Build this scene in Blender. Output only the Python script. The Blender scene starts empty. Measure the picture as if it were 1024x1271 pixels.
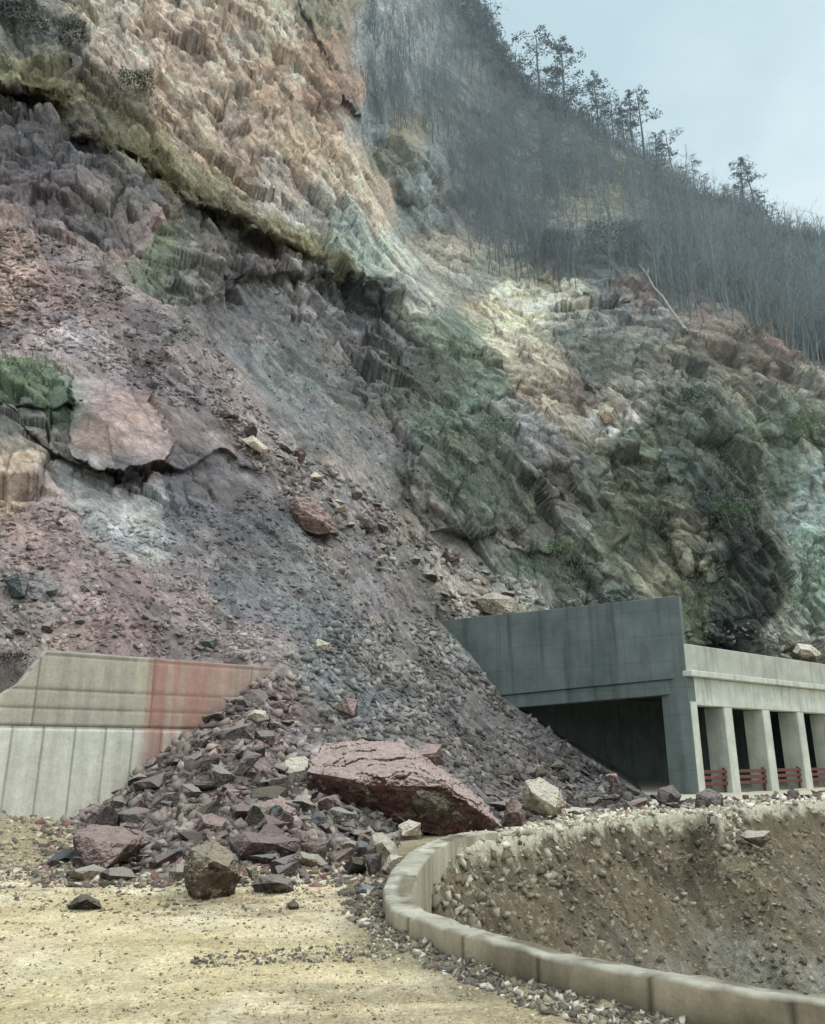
import bpy, bmesh, math, random
import numpy as np
from mathutils import Vector, Matrix, noise as mnoise
random.seed(7); rng = np.random.default_rng(7)
SC = bpy.context.scene; COL = SC.collection

# ------------------------------------------------------------------ camera
F = 980.0; TH = math.radians(17.0); EYE = 1.8; CT, ST = math.cos(TH), math.sin(TH)
cam = bpy.data.objects.new('camera', bpy.data.cameras.new('camera')); COL.objects.link(cam)
cam.location = (0, 0, EYE); cam.rotation_euler = (math.pi/2 + TH, 0, 0)
cam.data.sensor_fit = 'VERTICAL'; cam.data.sensor_height = 24.0; cam.data.lens = 24.0*F/1271.0
cam.data.clip_end = 3000; cam.data.clip_start = 0.1
SC.camera = cam

def rd(px, py):
    px = np.asarray(px, float); py = np.asarray(py, float)
    dx = (px-512)/F; dy = (635-py)/F
    return dx, CT - dy*ST, ST + dy*CT
def P(px, py, Y):                       # point seen in that direction at forward distance Y
    a, b, c = rd(px, py); k = np.asarray(Y, float)/b
    return np.stack([a*k, b*k, EYE + c*k], -1)
def G(px, py, z=0.0):
    a, b, c = rd(px, py); k = (z-EYE)/c
    return np.stack([a*k, b*k, np.zeros_like(a)+z], -1)
def onplane(px, py, p0, d):             # vertical plane through p0 (x,y) with plan direction d
    a, b, c = rd(px, py); nx, ny = -d[1], d[0]
    k = (p0[0]*nx+p0[1]*ny)/(a*nx+b*ny)
    return np.stack([a*k, b*k, EYE+c*k], -1)

# ------------------------------------------------------------------ numpy noise
def _h(ix, iy, iz, s):
    n = (ix.astype(np.int64)*374761393 + iy.astype(np.int64)*668265263 + iz.astype(np.int64)*2147483647 + s*1274126177) & 0xffffffff
    n = ((n ^ (n >> 13))*1274126177) & 0xffffffff
    n = ((n ^ (n >> 16))*2246822519) & 0xffffffff
    return ((n ^ (n >> 15)) & 0xffffff)/float(0xffffff)
def vnoise(p, s=0):
    i = np.floor(p); f = p-i; u = f*f*f*(f*(f*6-15)+10); i = i.astype(np.int64)
    r = 0
    for dx in (0, 1):
        wx = u[:, 0] if dx else 1-u[:, 0]
        for dy in (0, 1):
            wy = u[:, 1] if dy else 1-u[:, 1]
            for dz in (0, 1):
                wz = u[:, 2] if dz else 1-u[:, 2]
                r = r + wx*wy*wz*_h(i[:, 0]+dx, i[:, 1]+dy, i[:, 2]+dz, s)
    return r*2-1
def fbm(p, o=4, s=0, ridged=False, gain=.5):
    r = 0; a = 1; t = 0
    for k in range(o):
        n = vnoise(p*(2.03**k)+k*17.3, s+k)
        if ridged: n = 1-2*np.abs(n)
        r = r+a*n; t += a; a *= gain
    return r/t
def facets(p, s=0):
    """cellular blocks: (tilted plane height of own block, edge distance, random of block)"""
    i = np.floor(p).astype(np.int64); n = len(p)
    d1 = np.full(n, 1e9); d2 = np.full(n, 1e9); h = np.zeros(n); c = np.zeros(n)
    for dx in (-1, 0, 1):
        for dy in (-1, 0, 1):
            for dz in (-1, 0, 1):
                a, b, e = i[:, 0]+dx, i[:, 1]+dy, i[:, 2]+dz
                ox = p[:, 0]-(a+_h(a, b, e, s+1)); oy = p[:, 1]-(b+_h(a, b, e, s+2)); oz = p[:, 2]-(e+_h(a, b, e, s+3))
                d = ox*ox+oy*oy+oz*oz
                m = d < d1
                d2 = np.where(m, d1, np.minimum(d2, d)); d1 = np.where(m, d, d1)
                if m.any():
                    r4 = _h(a, b, e, s+4)
                    hh = ox*(_h(a, b, e, s+5)*2-1)+oy*(_h(a, b, e, s+6)*2-1)+oz*(_h(a, b, e, s+7)*2-1)+(r4-.5)*.5
                    h = np.where(m, hh, h); c = np.where(m, r4, c)
    return h, np.sqrt(d2)-np.sqrt(d1), c
def sstep(a, b, x):
    t = np.clip((x-a)/(b-a), 0, 1); return t*t*(3-2*t)
def pl_dist(x, y, pts):
    """distance to a polyline and side (>0: left of travel in image sense, y down -> 'above' for left-to-right lines)"""
    best = np.full(x.shape, 1e9); side = np.zeros(x.shape)
    for (x0, y0), (x1, y1) in zip(pts[:-1], pts[1:]):
        vx, vy = x1-x0, y1-y0; L = vx*vx+vy*vy
        t = np.clip(((x-x0)*vx+(y-y0)*vy)/L, 0, 1)
        qx, qy = x-(x0+t*vx), y-(y0+t*vy); d = np.hypot(qx, qy)
        s = (vx*(y-y0)-vy*(x-x0))
        m = d < best-1e-6
        best = np.where(m, d, best); side = np.where(m, s, side)
    return best, np.sign(side)           # side>0 : below the line when it runs left to right
def inpoly(x, y, pts):
    r = np.zeros(x.shape, bool); n = len(pts)
    for k in range(n):
        x0, y0 = pts[k]; x1, y1 = pts[(k+1) % n]
        if y0 == y1: continue
        c = ((y0 > y) != (y1 > y)) & (x < (x1-x0)*(y-y0)/(y1-y0)+x0)
        r ^= c
    return r
def s2l(c):
    c = np.asarray(c, float)/255.0
    return np.where(c <= .04045, c/12.92, ((c+.055)/1.055)**2.4)

# ------------------------------------------------------------------ object helpers
def mesh_np(name, V, Fc, col=None, mat=None, smooth=False):
    me = bpy.data.meshes.new(name); V = np.asarray(V, np.float32); Fc = np.asarray(Fc, np.int32)
    k = Fc.shape[1]; me.vertices.add(len(V)); me.vertices.foreach_set('co', V.ravel())
    me.loops.add(Fc.size); me.loops.foreach_set('vertex_index', Fc.ravel())
    me.polygons.add(len(Fc)); me.polygons.foreach_set('loop_start', np.arange(0, Fc.size, k, dtype=np.int32))
    me.update(calc_edges=True)
    if smooth: me.polygons.foreach_set('use_smooth', np.ones(len(Fc), bool))
    if col is not None:
        a = me.color_attributes.new('Col', 'FLOAT_COLOR', 'POINT')
        c = np.ones((len(V), 4), np.float32); c[:, :3] = np.clip(col, 0, 1); a.data.foreach_set('color', c.ravel())
    if mat: me.materials.append(mat)
    return me
def link(name, me, parent=None, label=None, cat=None, group=None, kind=None, loc=None):
    o = bpy.data.objects.new(name, me); COL.objects.link(o)
    if parent: o.parent = parent
    if loc is not None: o.location = loc
    if label: o['label'] = label
    if cat: o['category'] = cat
    if group: o['group'] = group
    if kind: o['kind'] = kind
    return o
def grid_faces(nr, nc):
    i = np.arange(nr*nc).reshape(nr, nc)
    return np.stack([i[:-1, :-1], i[:-1, 1:], i[1:, 1:], i[1:, :-1]], -1).reshape(-1, 4)

# ------------------------------------------------------------------ materials
class NT:
    def __init__(s, name):
        s.m = bpy.data.materials.new(name); s.m.use_nodes = True; s.t = s.m.node_tree; s.n = s.t.nodes
        s.b = s.n['Principled BSDF']; s.b.inputs['Specular IOR Level'].default_value = .25; s.b.inputs['Roughness'].default_value = .92
        s.tc = s.n.new('ShaderNodeTexCoord')
    def L(s, a, b): s.t.links.new(a, b)
    def co(s, scale=(1, 1, 1), rot=(0, 0, 0), src='Object'):
        m = s.n.new('ShaderNodeMapping'); m.inputs['Scale'].default_value = scale; m.inputs['Rotation'].default_value = rot
        s.L(s.tc.outputs[src], m.inputs[0]); return m.outputs[0]
    def co2(s, ang, scale):
        m = s.n.new('ShaderNodeMapping'); m.inputs['Rotation'].default_value = (0, -ang, 0); s.L(s.tc.outputs['Object'], m.inputs[0])
        q = s.n.new('ShaderNodeMapping'); q.inputs['Scale'].default_value = scale; s.L(m.outputs[0], q.inputs[0]); return q.outputs[0]
    def noise(s, scale, det=6, rough=.6, co=None, dist=0):
        n = s.n.new('ShaderNodeTexNoise'); n.inputs['Scale'].default_value = scale; n.inputs['Detail'].default_value = det
        n.inputs['Roughness'].default_value = rough; n.inputs['Distortion'].default_value = dist
        s.L(co if co else s.tc.outputs['Object'], n.inputs['Vector']); return n.outputs['Fac']
    def vor(s, scale, feat='F1', co=None, out='Distance'):
        n = s.n.new('ShaderNodeTexVoronoi'); n.feature = feat; n.inputs['Scale'].default_value = scale
        s.L(co if co else s.tc.outputs['Object'], n.inputs['Vector']); return n.outputs[out]
    def mr(s, v, a, b, c, d):
        n = s.n.new('ShaderNodeMapRange'); s.L(v, n.inputs[0])
        for i, x in enumerate((a, b, c, d)): n.inputs[i+1].default_value = x
        return n.outputs[0]
    def math(s, op, a, b=None):
        n = s.n.new('ShaderNodeMath'); n.operation = op
        for i, x in enumerate((a, b)):
            if x is None: continue
            if isinstance(x, (int, float)): n.inputs[i].default_value = x
            else: s.L(x, n.inputs[i])
        return n.outputs[0]
    def mix(s, fac, a, b, mode='MIX'):
        n = s.n.new('ShaderNodeMix'); n.data_type = 'RGBA'; n.blend_type = mode
        for k, x in ((0, fac), (6, a), (7, b)):
            if isinstance(x, (int, float)): n.inputs[k].default_value = x
            elif isinstance(x, (tuple, list, np.ndarray)): n.inputs[k].default_value = (*x[:3], 1)
            else: s.L(x, n.inputs[k])
        return n.outputs[2]
    def attr(s, nm='Col'):
        n = s.n.new('ShaderNodeVertexColor'); n.layer_name = nm; return n.outputs[0]
    def bump(s, h, st, dist, prev=None):
        n = s.n.new('ShaderNodeBump'); n.inputs['Strength'].default_value = st; n.inputs['Distance'].default_value = dist
        s.L(h, n.inputs['Height'])
        if prev: s.L(prev, n.inputs['Normal'])
        return n.outputs[0]
    def done(s, col, nrm=None):
        if isinstance(col, (tuple, list, np.ndarray)): s.b.inputs['Base Color'].default_value = (*col[:3], 1)
        else: s.L(col, s.b.inputs['Base Color'])
        if nrm: s.L(nrm, s.b.inputs['Normal'])
        return s.m

def mat_terrain():
    m = NT('mountain rock'); c = m.attr()
    bd = m.co2(.9, (.5, .8, 1)); bd2 = m.co2(1.05, (.3, .7, 1)); cross = m.co2(-.5, (.5, 1, 1))
    n1 = m.noise(1.0, 9, .68); n2 = m.noise(5, 7, .72, bd); st = m.noise(2.2, 9, .72, bd2, .4); n3 = m.noise(9, 6, .75)
    g = m.math('MULTIPLY', m.mr(n1, .3, .7, .74, 1.26), m.mr(n2, .32, .68, .7, 1.32))
    g = m.math('MULTIPLY', g, m.mr(st, .35, .65, .74, 1.24)); g = m.math('MULTIPLY', g, m.mr(n3, .3, .7, .78, 1.22))
    cr = m.vor(1.1, 'DISTANCE_TO_EDGE', bd); g = m.math('MULTIPLY', g, m.mr(cr, 0, .05, .72, 1))
    gc = m.n.new('ShaderNodeCombineColor'); [m.L(g, gc.inputs[i]) for i in range(3)]
    col = m.mix(1.0, c, gc.outputs[0], 'MULTIPLY')
    tint = m.noise(.5, 6, .65)
    col = m.mix(m.mr(tint, .45, .7, 0, .3), col, m.mix(1.0, col, (1.1, .98, .84), 'MULTIPLY'))
    b = m.bump(st, .4, .2); b = m.bump(n2, .6, .2, b); b = m.bump(m.noise(3.5, 9, .75, cross), .8, .2, b); b = m.bump(n3, .7, .08, b)
    return m.done(col, b)
def mat_ground():
    m = NT('gravel ground'); c = m.attr()
    g = m.math('MULTIPLY', m.mr(m.noise(2.5, 8, .65), .3, .7, .85, 1.15), m.mr(m.noise(28, 5, .75), .3, .7, .68, 1.3))
    v = m.n.new('ShaderNodeSeparateColor'); m.L(m.vor(24, 'F1', None, 'Color'), v.inputs[0])
    g = m.math('MULTIPLY', g, m.mr(v.outputs[0], 0, 1, .84, 1.14))
    gc = m.n.new('ShaderNodeCombineColor'); [m.L(g, gc.inputs[i]) for i in range(3)]
    col = m.mix(1.0, c, gc.outputs[0], 'MULTIPLY')
    b = m.bump(m.noise(9, 8, .7), .7, .08); b = m.bump(m.vor(30), .7, .02, b)
    return m.done(col, b)
def mat_rock(name, c1, c2, c3, top, scale=1.0):
    m = NT(name); oi = m.n.new('ShaderNodeObjectInfo')
    a = m.mix(m.mr(m.noise(2.0*scale, 9, .72), .42, .58, 0, 1), s2l([q*.86 for q in c1]), s2l([q*.74 for q in c2]))
    a = m.mix(m.mr(m.noise(1.6*scale, 8, .7, m.co((1, 1, 2.2)), .6), .52, .6, 0, .85), a, s2l(c3))
    a = m.mix(m.mr(m.noise(4*scale, 8, .75), .54, .64, 0, .75), a, s2l([q*.45 for q in c2])); a = m.mix(m.mr(m.noise(2.7*scale, 9, .75, m.co((1, 1.3, 1), (1, 2, 3))), .6, .66, 0, .8), a, s2l([min(255, q*1.05) for q in top]))
    a = m.mix(m.mr(m.noise(12*scale, 6, .75), .35, .7, .0, .5), a, m.mix(1.0, a, (.5, .47, .45), 'MULTIPLY'))
    geo = m.n.new('ShaderNodeNewGeometry'); sx = m.n.new('ShaderNodeSeparateXYZ'); m.L(geo.outputs['Normal'], sx.inputs[0])
    dust_light = m.math('MULTIPLY', m.mr(m.math('ADD', sx.outputs[2], m.mr(m.noise(3.5*scale, 8, .7), .3, .7, -.22, .22)), .3, .58, 0, 1), m.mr(m.noise(6*scale, 7, .75), .35, .6, .55, 1))  # pale dust on upward faces, also painting in their top light
    a = m.mix(dust_light, a, s2l(top))
    r = m.mr(oi.outputs['Random'], 0, 1, .72, 1.2); gc = m.n.new('ShaderNodeCombineColor'); [m.L(r, gc.inputs[i]) for i in range(3)]
    a = m.mix(1.0, a, gc.outputs[0], 'MULTIPLY')
    b = m.bump(m.noise(2.5*scale, 10, .75), 1.0, .16/scale); b = m.bump(m.noise(11*scale, 8, .78), .8, .04/scale, b)
    return m.done(a, b)
def mat_attr(name, lo=.8, hi=1.2, sc=8, bump=True):
    m = NT(name); r = m.mr(m.noise(sc, 4, .6), .3, .7, lo, hi)
    gc = m.n.new('ShaderNodeCombineColor'); [m.L(r, gc.inputs[i]) for i in range(3)]
    return m.done(m.mix(1.0, m.attr(), gc.outputs[0], 'MULTIPLY'), m.bump(m.noise(sc*2, 5, .7), .6, .05) if bump else None)
def mat_plain(name, c, c2=None, sc=3):
    m = NT(name); return m.done(m.mix(m.mr(m.noise(sc, 5, .6), .35, .65, 0, 1), s2l(c), s2l(c2 or c)))
def mat_concrete(name, base, dark, stain=None, streak=.5, sc=1.0, joints=None):
    m = NT(name)
    a = m.mix(m.mr(m.noise(1.3*sc, 7, .65), .3, .7, 0, 1), s2l(base), s2l(dark))
    drip = m.noise(2.2*sc, 5, .65, m.co((1.6, 1.6, .12)))
    a = m.mix(m.mr(drip, .5, .72, 0, streak), a, s2l(stain or dark))
    a = m.mix(m.mr(m.noise(.5, 8, .7), .45, .65, 0, .4), a, m.mix(1.0, a, (.7, .72, .72), 'MULTIPLY'))
    a = m.mix(m.mr(m.noise(6, 8, .8), .5, .7, 0, .35), a, m.mix(1.0, a, (1.3, 1.28, 1.22), 'MULTIPLY'))
    a = m.mix(m.mr(m.noise(22, 4, .7), .3, .75, 0, .3), a, m.mix(1.0, a, (.55, .55, .55), 'MULTIPLY'))
    if joints:
        ang, sx_, sz_ = joints; q = m.co((1, 1, 1), (0, 0, -ang)); sp_n = m.n.new('ShaderNodeSeparateXYZ'); m.L(q, sp_n.inputs[0])
        lx = m.math('LESS_THAN', m.math('FRACT', m.math('DIVIDE', m.math('ADD', sp_n.outputs[0], 100.3), sx_)), .03/sx_); lz = m.math('LESS_THAN', m.math('FRACT', m.math('DIVIDE', m.math('ADD', sp_n.outputs[2], 100.2), sz_)), .03/sz_)
        a = m.mix(m.math('MULTIPLY', m.math('MAXIMUM', lx, lz), .45), a, m.mix(1.0, a, (.45, .45, .45), 'MULTIPLY'))
    return m.done(a, m.bump(m.noise(18, 6, .7), .4, .01))
def mat_attr_concrete(name):
    m = NT(name); c = m.attr()
    drip = m.noise(2.5, 6, .65, m.co((1.5, 1.5, .1)))
    g = m.math('MULTIPLY', m.mr(drip, .3, .7, .8, 1.14), m.mr(m.noise(3, 8, .75), .3, .7, .82, 1.14))
    g = m.math('MULTIPLY', g, m.mr(m.noise(20, 8, .8), .3, .7, .8, 1.12)); g = m.math('MULTIPLY', g, m.mr(m.noise(9, 6, .75), .58, .66, 1, .78))
    gc = m.n.new('ShaderNodeCombineColor'); [m.L(g, gc.inputs[i]) for i in range(3)]
    return m.done(m.mix(1.0, c, gc.outputs[0], 'MULTIPLY'), m.bump(m.noise(16, 6, .7), .4, .012))

M_ter = mat_terrain(); M_gr = mat_ground(); M_rub = mat_attr('loose stones', .75, 1.2, 6, False)
M_red = mat_rock('red rock', (132, 104, 96), (110, 86, 80), (150, 126, 116), (180, 158, 150))
M_pur = mat_rock('purple grey rock', (122, 108, 104), (96, 86, 84), (136, 116, 106), (162, 150, 144), 1.6)
M_gry = mat_rock('grey brown rock', (124, 112, 102), (92, 82, 74), (150, 138, 124), (182, 172, 158), 1.6)
M_cre = mat_rock('cream rock', (196, 182, 158), (168, 146, 120), (150, 120, 102), (216, 206, 188), 1.6)
M_drk = mat_rock('dark rock', (74, 68, 62), (54, 50, 48), (96, 86, 76), (120, 110, 98), 2.0)
M_blu = mat_rock('blue grey rock', (104, 110, 108), (82, 88, 90), (120, 116, 112), (146, 148, 144), 1.8)
M_bigred = mat_rock('pink topped red rock', (128, 86, 76), (98, 70, 60), (150, 130, 112), (212, 188, 180), .9)
M_sq = mat_rock('brown blocky rock', (124, 102, 82), (80, 62, 50), (148, 130, 108), (186, 172, 150), 1.3)

# ------------------------------------------------------------------ key planes
W0 = (-9.64, 21.16); Wd = np.array((5.19, 4.27)); Wd = Wd/np.hypot(*Wd)              # retaining wall front face
C0 = (13.0, 38.1); Pd = np.array((-11.45, 7.8)); Pd = Pd/np.hypot(*Pd)               # gallery portal face
Sd = np.array((11.1, 9.0)); Sd = Sd/np.hypot(*Sd)                                    # gallery open side

# ------------------------------------------------------------------ MOUNTAIN
ridge_x = [-200, 440, 500, 560, 590, 640, 680, 742, 785, 835, 862, 930, 965, 1024, 1150]
ridge_y = [-110, -110, -110, -75, 5, 95, 125, 165, 190, 225, 243, 262, 285, 300, 360]
bot_x = [-100, 0, 60, 110, 300, 430, 560, 640, 740, 830, 900, 1150]
bot_y = [1130, 1120, 1112, 1100, 1096, 1082, 1052, 1040, 1026, 1016, 1010, 1008]
NC, NR = 800, 760
pxs = np.linspace(-110, 1134, NC)
top = np.interp(pxs, ridge_x, ridge_y); top = top + 4*fbm(np.stack([pxs/25, pxs*0, pxs*0], 1), 4, 3)
botl = np.interp(pxs, bot_x, bot_y)
v = np.linspace(0, 1, NR)[:, None]
PX = np.repeat(pxs[None], NR, 0); PY = botl[None]*(1-v)+top[None]*v
x, y = PX.ravel(), PY.ravel()

D = [  # px, py, forward distance
 (-100,800,22),(0,800,22.5),(0,600,30),(0,500,35),(0,400,40),(0,300,45),(0,200,51),(0,100,57),(0,0,62),(0,-110,68),(-100,400,37),(-100,0,58),
 (150,800,24.5),(150,700,28),(150,600,33.5),(150,500,37.5),(150,400,43),(150,300,49),(150,200,55),(150,100,61),(150,0,66),(150,-110,72),
 (300,800,27),(300,700,32),(300,600,37.5),(300,500,43),(300,400,50),(300,300,58),(300,200,65),(300,100,71),(300,0,76),(300,-110,82),
 (430,900,25.5),(430,830,29),(430,770,33),(430,700,38),(430,600,46),(430,500,53),(430,400,61),(430,300,70),(430,200,76),(430,100,82),(430,0,86),(430,-110,92),
 (545,950,25),(545,900,29.5),(545,850,34.5),(545,800,41),(545,770,45.3),(545,700,50),(545,600,56),(545,500,62),(545,400,72),(545,330,84),(545,250,96),(545,150,108),(545,50,122),(545,-80,136),
 (650,770,50),(650,700,55),(650,600,60),(650,500,66),(650,420,76),(650,370,88),(650,300,100),(650,200,116),(650,110,130),
 (760,740,55),(760,650,59),(760,550,64),(760,450,72),(760,380,84),(760,330,94),(760,250,108),(760,180,120),
 (880,800,56),(880,700,60),(880,600,64),(880,500,72),(880,420,82),(880,350,96),(880,255,116),
 (1000,800,60),(1000,700,66),(1000,600,72),(1000,500,80),(1000,440,90),(1000,380,100),(1000,295,116),(1130,800,64),(1130,600,76),(1130,450,92),(1130,360,116),
 (1130,950,62),(900,950,60),(760,950,58),
]
for px, py in [(60,1075),(200,1078),(330,1072),(430,1055),(500,1040),(560,1030),(640,1022),(740,1010),(830,1001),(-60,1085)]:
    D.append((px, py, float(G(px, py, 0)[1])))
    D.append((px, py+30, float(G(px, py, 0)[1])-1.2))
for px, py in [(130,995),(200,940),(285,875),(338,830)]:
    D.append((px, py, float(onplane(px, py, W0, Wd)[1])-.1))
for px, py in [(545,770),(580,805),(625,865),(700,920),(760,958)]:
    D.append((px, py, float(onplane(px, py, C0, Pd)[1])-.25))
D += [(480,960,21.5),(400,960,20.8),(330,960,20),(260,1000,18.3),(260,930,21.6),(200,1010,17.6),(640,960,30),(700,975,33),(600,990,24.5),(330,900,23.3),(600,900,36),(560,1000,21.5)]
D = np.array(D)
def rbf(pts, val, X, Y):
    def k(ax, ay, bx, by): return np.hypot(ax[:, None]-bx[None], ay[:, None]-by[None])/100
    n = len(pts); A = np.zeros((n+3, n+3)); A[:n, :n] = k(pts[:, 0], pts[:, 1], pts[:, 0], pts[:, 1]) - np.eye(n)*.04
    Q = np.stack([np.ones(n), pts[:, 0]/100, pts[:, 1]/100], 1); A[:n, n:] = Q; A[n:, :n] = Q.T
    w = np.linalg.solve(A, np.r_[val, 0, 0, 0]); out = np.empty(len(X))
    for i in range(0, len(X), 60000):
        a, b = X[i:i+60000], Y[i:i+60000]
        out[i:i+60000] = k(a, b, pts[:, 0], pts[:, 1])@w[:n]+w[n]+w[n+1]*a/100+w[n+2]*b/100
    return out
LD = rbf(D[:, :2], np.log(D[:, 2]), x, y); Yd = np.exp(LD)

warp = fbm(np.stack([x/60, y/60, x*0], 1), 4, 11)*14; warp2 = fbm(np.stack([x/18, y/18, x*0+5], 1), 3, 19)*5
xw, yw = x+warp+warp2, y+warp*.7-warp2

def step_feature(pts, amp, dec, soft=3, below=True):
    d, s = pl_dist(xw, yw, pts); sd = d*s*(1 if below else -1)
    return amp*sstep(0, soft, sd)*np.exp(-np.clip(sd, 0, None)/dec)
SCARP = [(-110,100),(0,104),(60,118),(88,130),(95,168),(165,182),(230,238),(300,268),(360,300),(425,332),(480,372),(545,440),(600,500),(640,560)]
fade = 1-sstep(430, 600, x)
scn = 1+.9*fbm(np.stack([x/45, y/45, x*0+3], 1), 3, 12)
Yd += step_feature(SCARP, 2.6, 60, 16)*fade*np.clip(scn, .25, 2)
Yd -= step_feature(SCARP, .9, 60, 12, below=False)*fade*np.clip(scn, .25, 2)                                  # the mossy ledge stands proud
Yd += step_feature([(50,545),(90,572),(150,584),(210,574),(275,556),(330,585)], 1.3, 22, 6)*(1-sstep(280, 340, x))
Yd -= 1.6*inpoly(xw, yw, [(88,462),(160,450),(215,545),(205,573),(150,582),(95,570)])*sstep(450, 520, y)
Yd += step_feature([(-60,515),(0,508),(60,520),(95,500)], .9, 20, 6)*(1-sstep(90, 110, x))
Yd += step_feature([(215,385),(290,345),(350,330),(420,345),(480,385),(530,440),(560,500)], 2.2, 75, 16)*sstep(210, 260, x)*sstep(500, 430, x)
Yd += step_feature([(180,352),(260,330),(330,345),(400,312),(470,360)], .9, 24, 8)*sstep(170, 200, x)*(1-sstep(440, 480, x))
Yd += step_feature([(300,395),(380,470),(440,500),(520,480)], .6, 24, 10)*sstep(300, 320, x)*(1-sstep(500, 530, x))
Yd += step_feature([(380,15),(405,60),(420,110),(436,135)], -2.0, 22, below=False)*(y < 150)
# cliff silhouette on its right: the ground beyond lies far behind
EDGE = [(432,-120),(438,60),(444,170),(470,232),(484,275),(505,312),(540,372),(590,425),(640,470)]
d, s = pl_dist(x+warp*.5+warp2, y, EDGE); sd = -d*s
Yd += np.interp(y, [-100, 250, 330, 430], [17, 14, 7, 0])*sstep(0, 16, sd)*np.exp(-np.clip(sd, 0, None)/160)
# forest foot
FOOT = [(470,165),(545,200),(565,290),(600,345),(655,358),(700,372),(735,352),(790,350),(840,402),(900,402),(950,425),(1040,480),(1140,520)]
d, s = pl_dist(x+warp, y+warp2, FOOT); sdf = d*s
FORM = sstep(2, -14, sdf)*(x > 455)*((y < 520))
FORM = np.where((sd > 6) | (x > 600), FORM, 0)
Yd += 3.5*sstep(0, -10, sdf)*np.exp(-np.abs(sdf)/120)*(x > 480)
# rocky crags in the forest
def lump(cx, cy, rx, ry, amp):
    q = ((xw-cx)/rx)**2+((yw-cy)/ry)**2; return amp*np.clip(1-q, 0, 1)**.6
Yd -= lump(750, 315, 90, 62, 6); Yd -= lump(515, 205, 42, 55, 5); Yd -= lump(880, 560, 70, 170, 3.5); Yd -= lump(590, 580, 90, 90, 3); Yd -= lump(930, 730, 60, 110, 3)
Yd += lump(395, 425, 150, 90, 3.5)*fade; Yd += lump(60, 165, 120, 60, 1.6); Yd += lump(250, 300, 90, 40, 2); Yd -= lump(790, 470, 60, 60, 2.0); Yd -= lump(690, 560, 50, 60, 1.5); Yd += lump(985, 620, 50, 130, 3)
Yd += step_feature([(545,655),(620,662),(700,672),(760,705),(800,760)], -1.6, 14)*(x > 530)*(x < 820)        # narrow path shelf
Yd += step_feature([(820,470),(860,448),(900,458),(960,470),(1100,520)], 1.3, 30, 14)*np.clip(1+1.5*warp/14, 0, 1.5)*(x > 820)
Yd += step_feature([(890,545),(960,540),(1100,560)], 1.2, 20, 12)*np.clip(1+1.5*warp/14, 0, 1.5)*(x > 900); Yd += step_feature([(930,595),(1000,590),(1100,610)], 1.2, 20, 12)*np.clip(1+1.5*warp/14, 0, 1.5)*(x > 930)
# retaining wall: ground passes behind it left of the contact line, in front of it right of the line
WC = [(-110,1052),(0,1040),(60,1028),(130,995),(200,940),(285,875),(338,830),(352,815)]
wallY = onplane(x, y, W0, Wd)[:, 1]
d, s = pl_dist(x, y, WC); sw = d*s
selw = (x < 345) & (sw < 0) & (y > 790)
Yd = np.where(selw, np.maximum(Yd, wallY+.75+np.clip(-sw, 0, 30)*.03), Yd)
Yd = np.where((x < 345) & (sw >= 0), np.minimum(Yd, wallY-.02-sw*.012), Yd)
zt = onplane(x, y, W0, Wd)
# portal: the fan of debris lies in front of the portal up to the contact line; right of it everything is behind the gallery
PC = [(543,768),(580,805),(625,865),(700,920),(760,957),(800,985),(850,998)]
porY = onplane(x, y, C0, Pd)[:, 1]
d, s = pl_dist(x+warp2*.6, y+warp2*.6, PC); sp = -d*s          # >0 right/above
inside = (sp > 0) & (y > 700) & (x > 540) & (x < 1000)
Yd = np.where(inside, np.maximum(Yd, np.interp(sp, [0, 10], [0, 1])*18*sstep(4, 34, y-np.interp(x, [545, 850], [770, 738]))+porY+.55), Yd)
Yd = Yd+26*sstep(860, 905, y)*sstep(800, 860, x)*sstep(1120, 1060, y)
Yd = np.where((~inside) & (sp > -60) & (y > 768) & (x > 530) & (x < 850), np.minimum(Yd, porY-.1), Yd)

V = P(x, y, Yd)
# smooth normals
Vg = V.reshape(NR, NC, 3)
def blur(a, n):
    for _ in range(n):
        a = a.copy(); a[1:-1] = (a[:-2]+2*a[1:-1]+a[2:])/4; a[:, 1:-1] = (a[:, :-2]+2*a[:, 1:-1]+a[:, 2:])/4
    return a
Vs = blur(Vg, 10); nx = np.cross(np.gradient(Vs, axis=1), np.gradient(Vs, axis=0))
nx /= np.linalg.norm(nx, axis=2, keepdims=True)+1e-9; nx = nx.reshape(-1, 3)
flip = np.sum(nx*(np.array([0, 0, EYE])-V), 1) < 0; nx[flip] *= -1
base_n = np.array([.05, -.75, .65]); nrm = nx*.6+base_n*.4; nrm /= np.linalg.norm(nrm, axis=1, keepdims=True)

# roughness amplitude: 1 crag, 0 scree
TAL = [(255,395),(330,345),(400,440),(470,520),(540,640),(640,720),(690,760),(560,775),(640,860),(860,1010),(900,1200),(-150,1200),(-150,780),(0,640),(60,600),(150,610),(240,640),(320,600),(260,520),(200,420)]
dT, sT = pl_dist(xw, yw, TAL+[TAL[0]]); tin = inpoly(xw, yw, TAL); sdt = np.where(tin, -dT, dT)
TALM = sstep(14, -14, sdt)
amp = 1-.9*TALM
LSC = inpoly(xw, yw, [(-150,250),(60,290),(180,360),(260,400),(240,480),(120,450),(-150,470)]); amp = np.where(LSC, amp*.35, amp)
amp = np.where(inpoly(xw, yw, [(215,470),(340,540),(340,610),(200,600)]), amp*.35, amp); SLAB = inpoly(xw, yw, [(88,462),(160,450),(215,545),(205,573),(150,582),(95,570)]); amp = np.where(SLAB, .16, amp)
amp = blur(amp.reshape(NR, NC), 6).ravel()
amp *= 1-.55*FORM
amp *= sstep(0, 30, 1130-y)*1.0
keep = (((np.abs(sp) < 40) & (y > 745) & (x > 520)) | ((sw < 8) & (x < 350) & (y > 780)))
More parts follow.
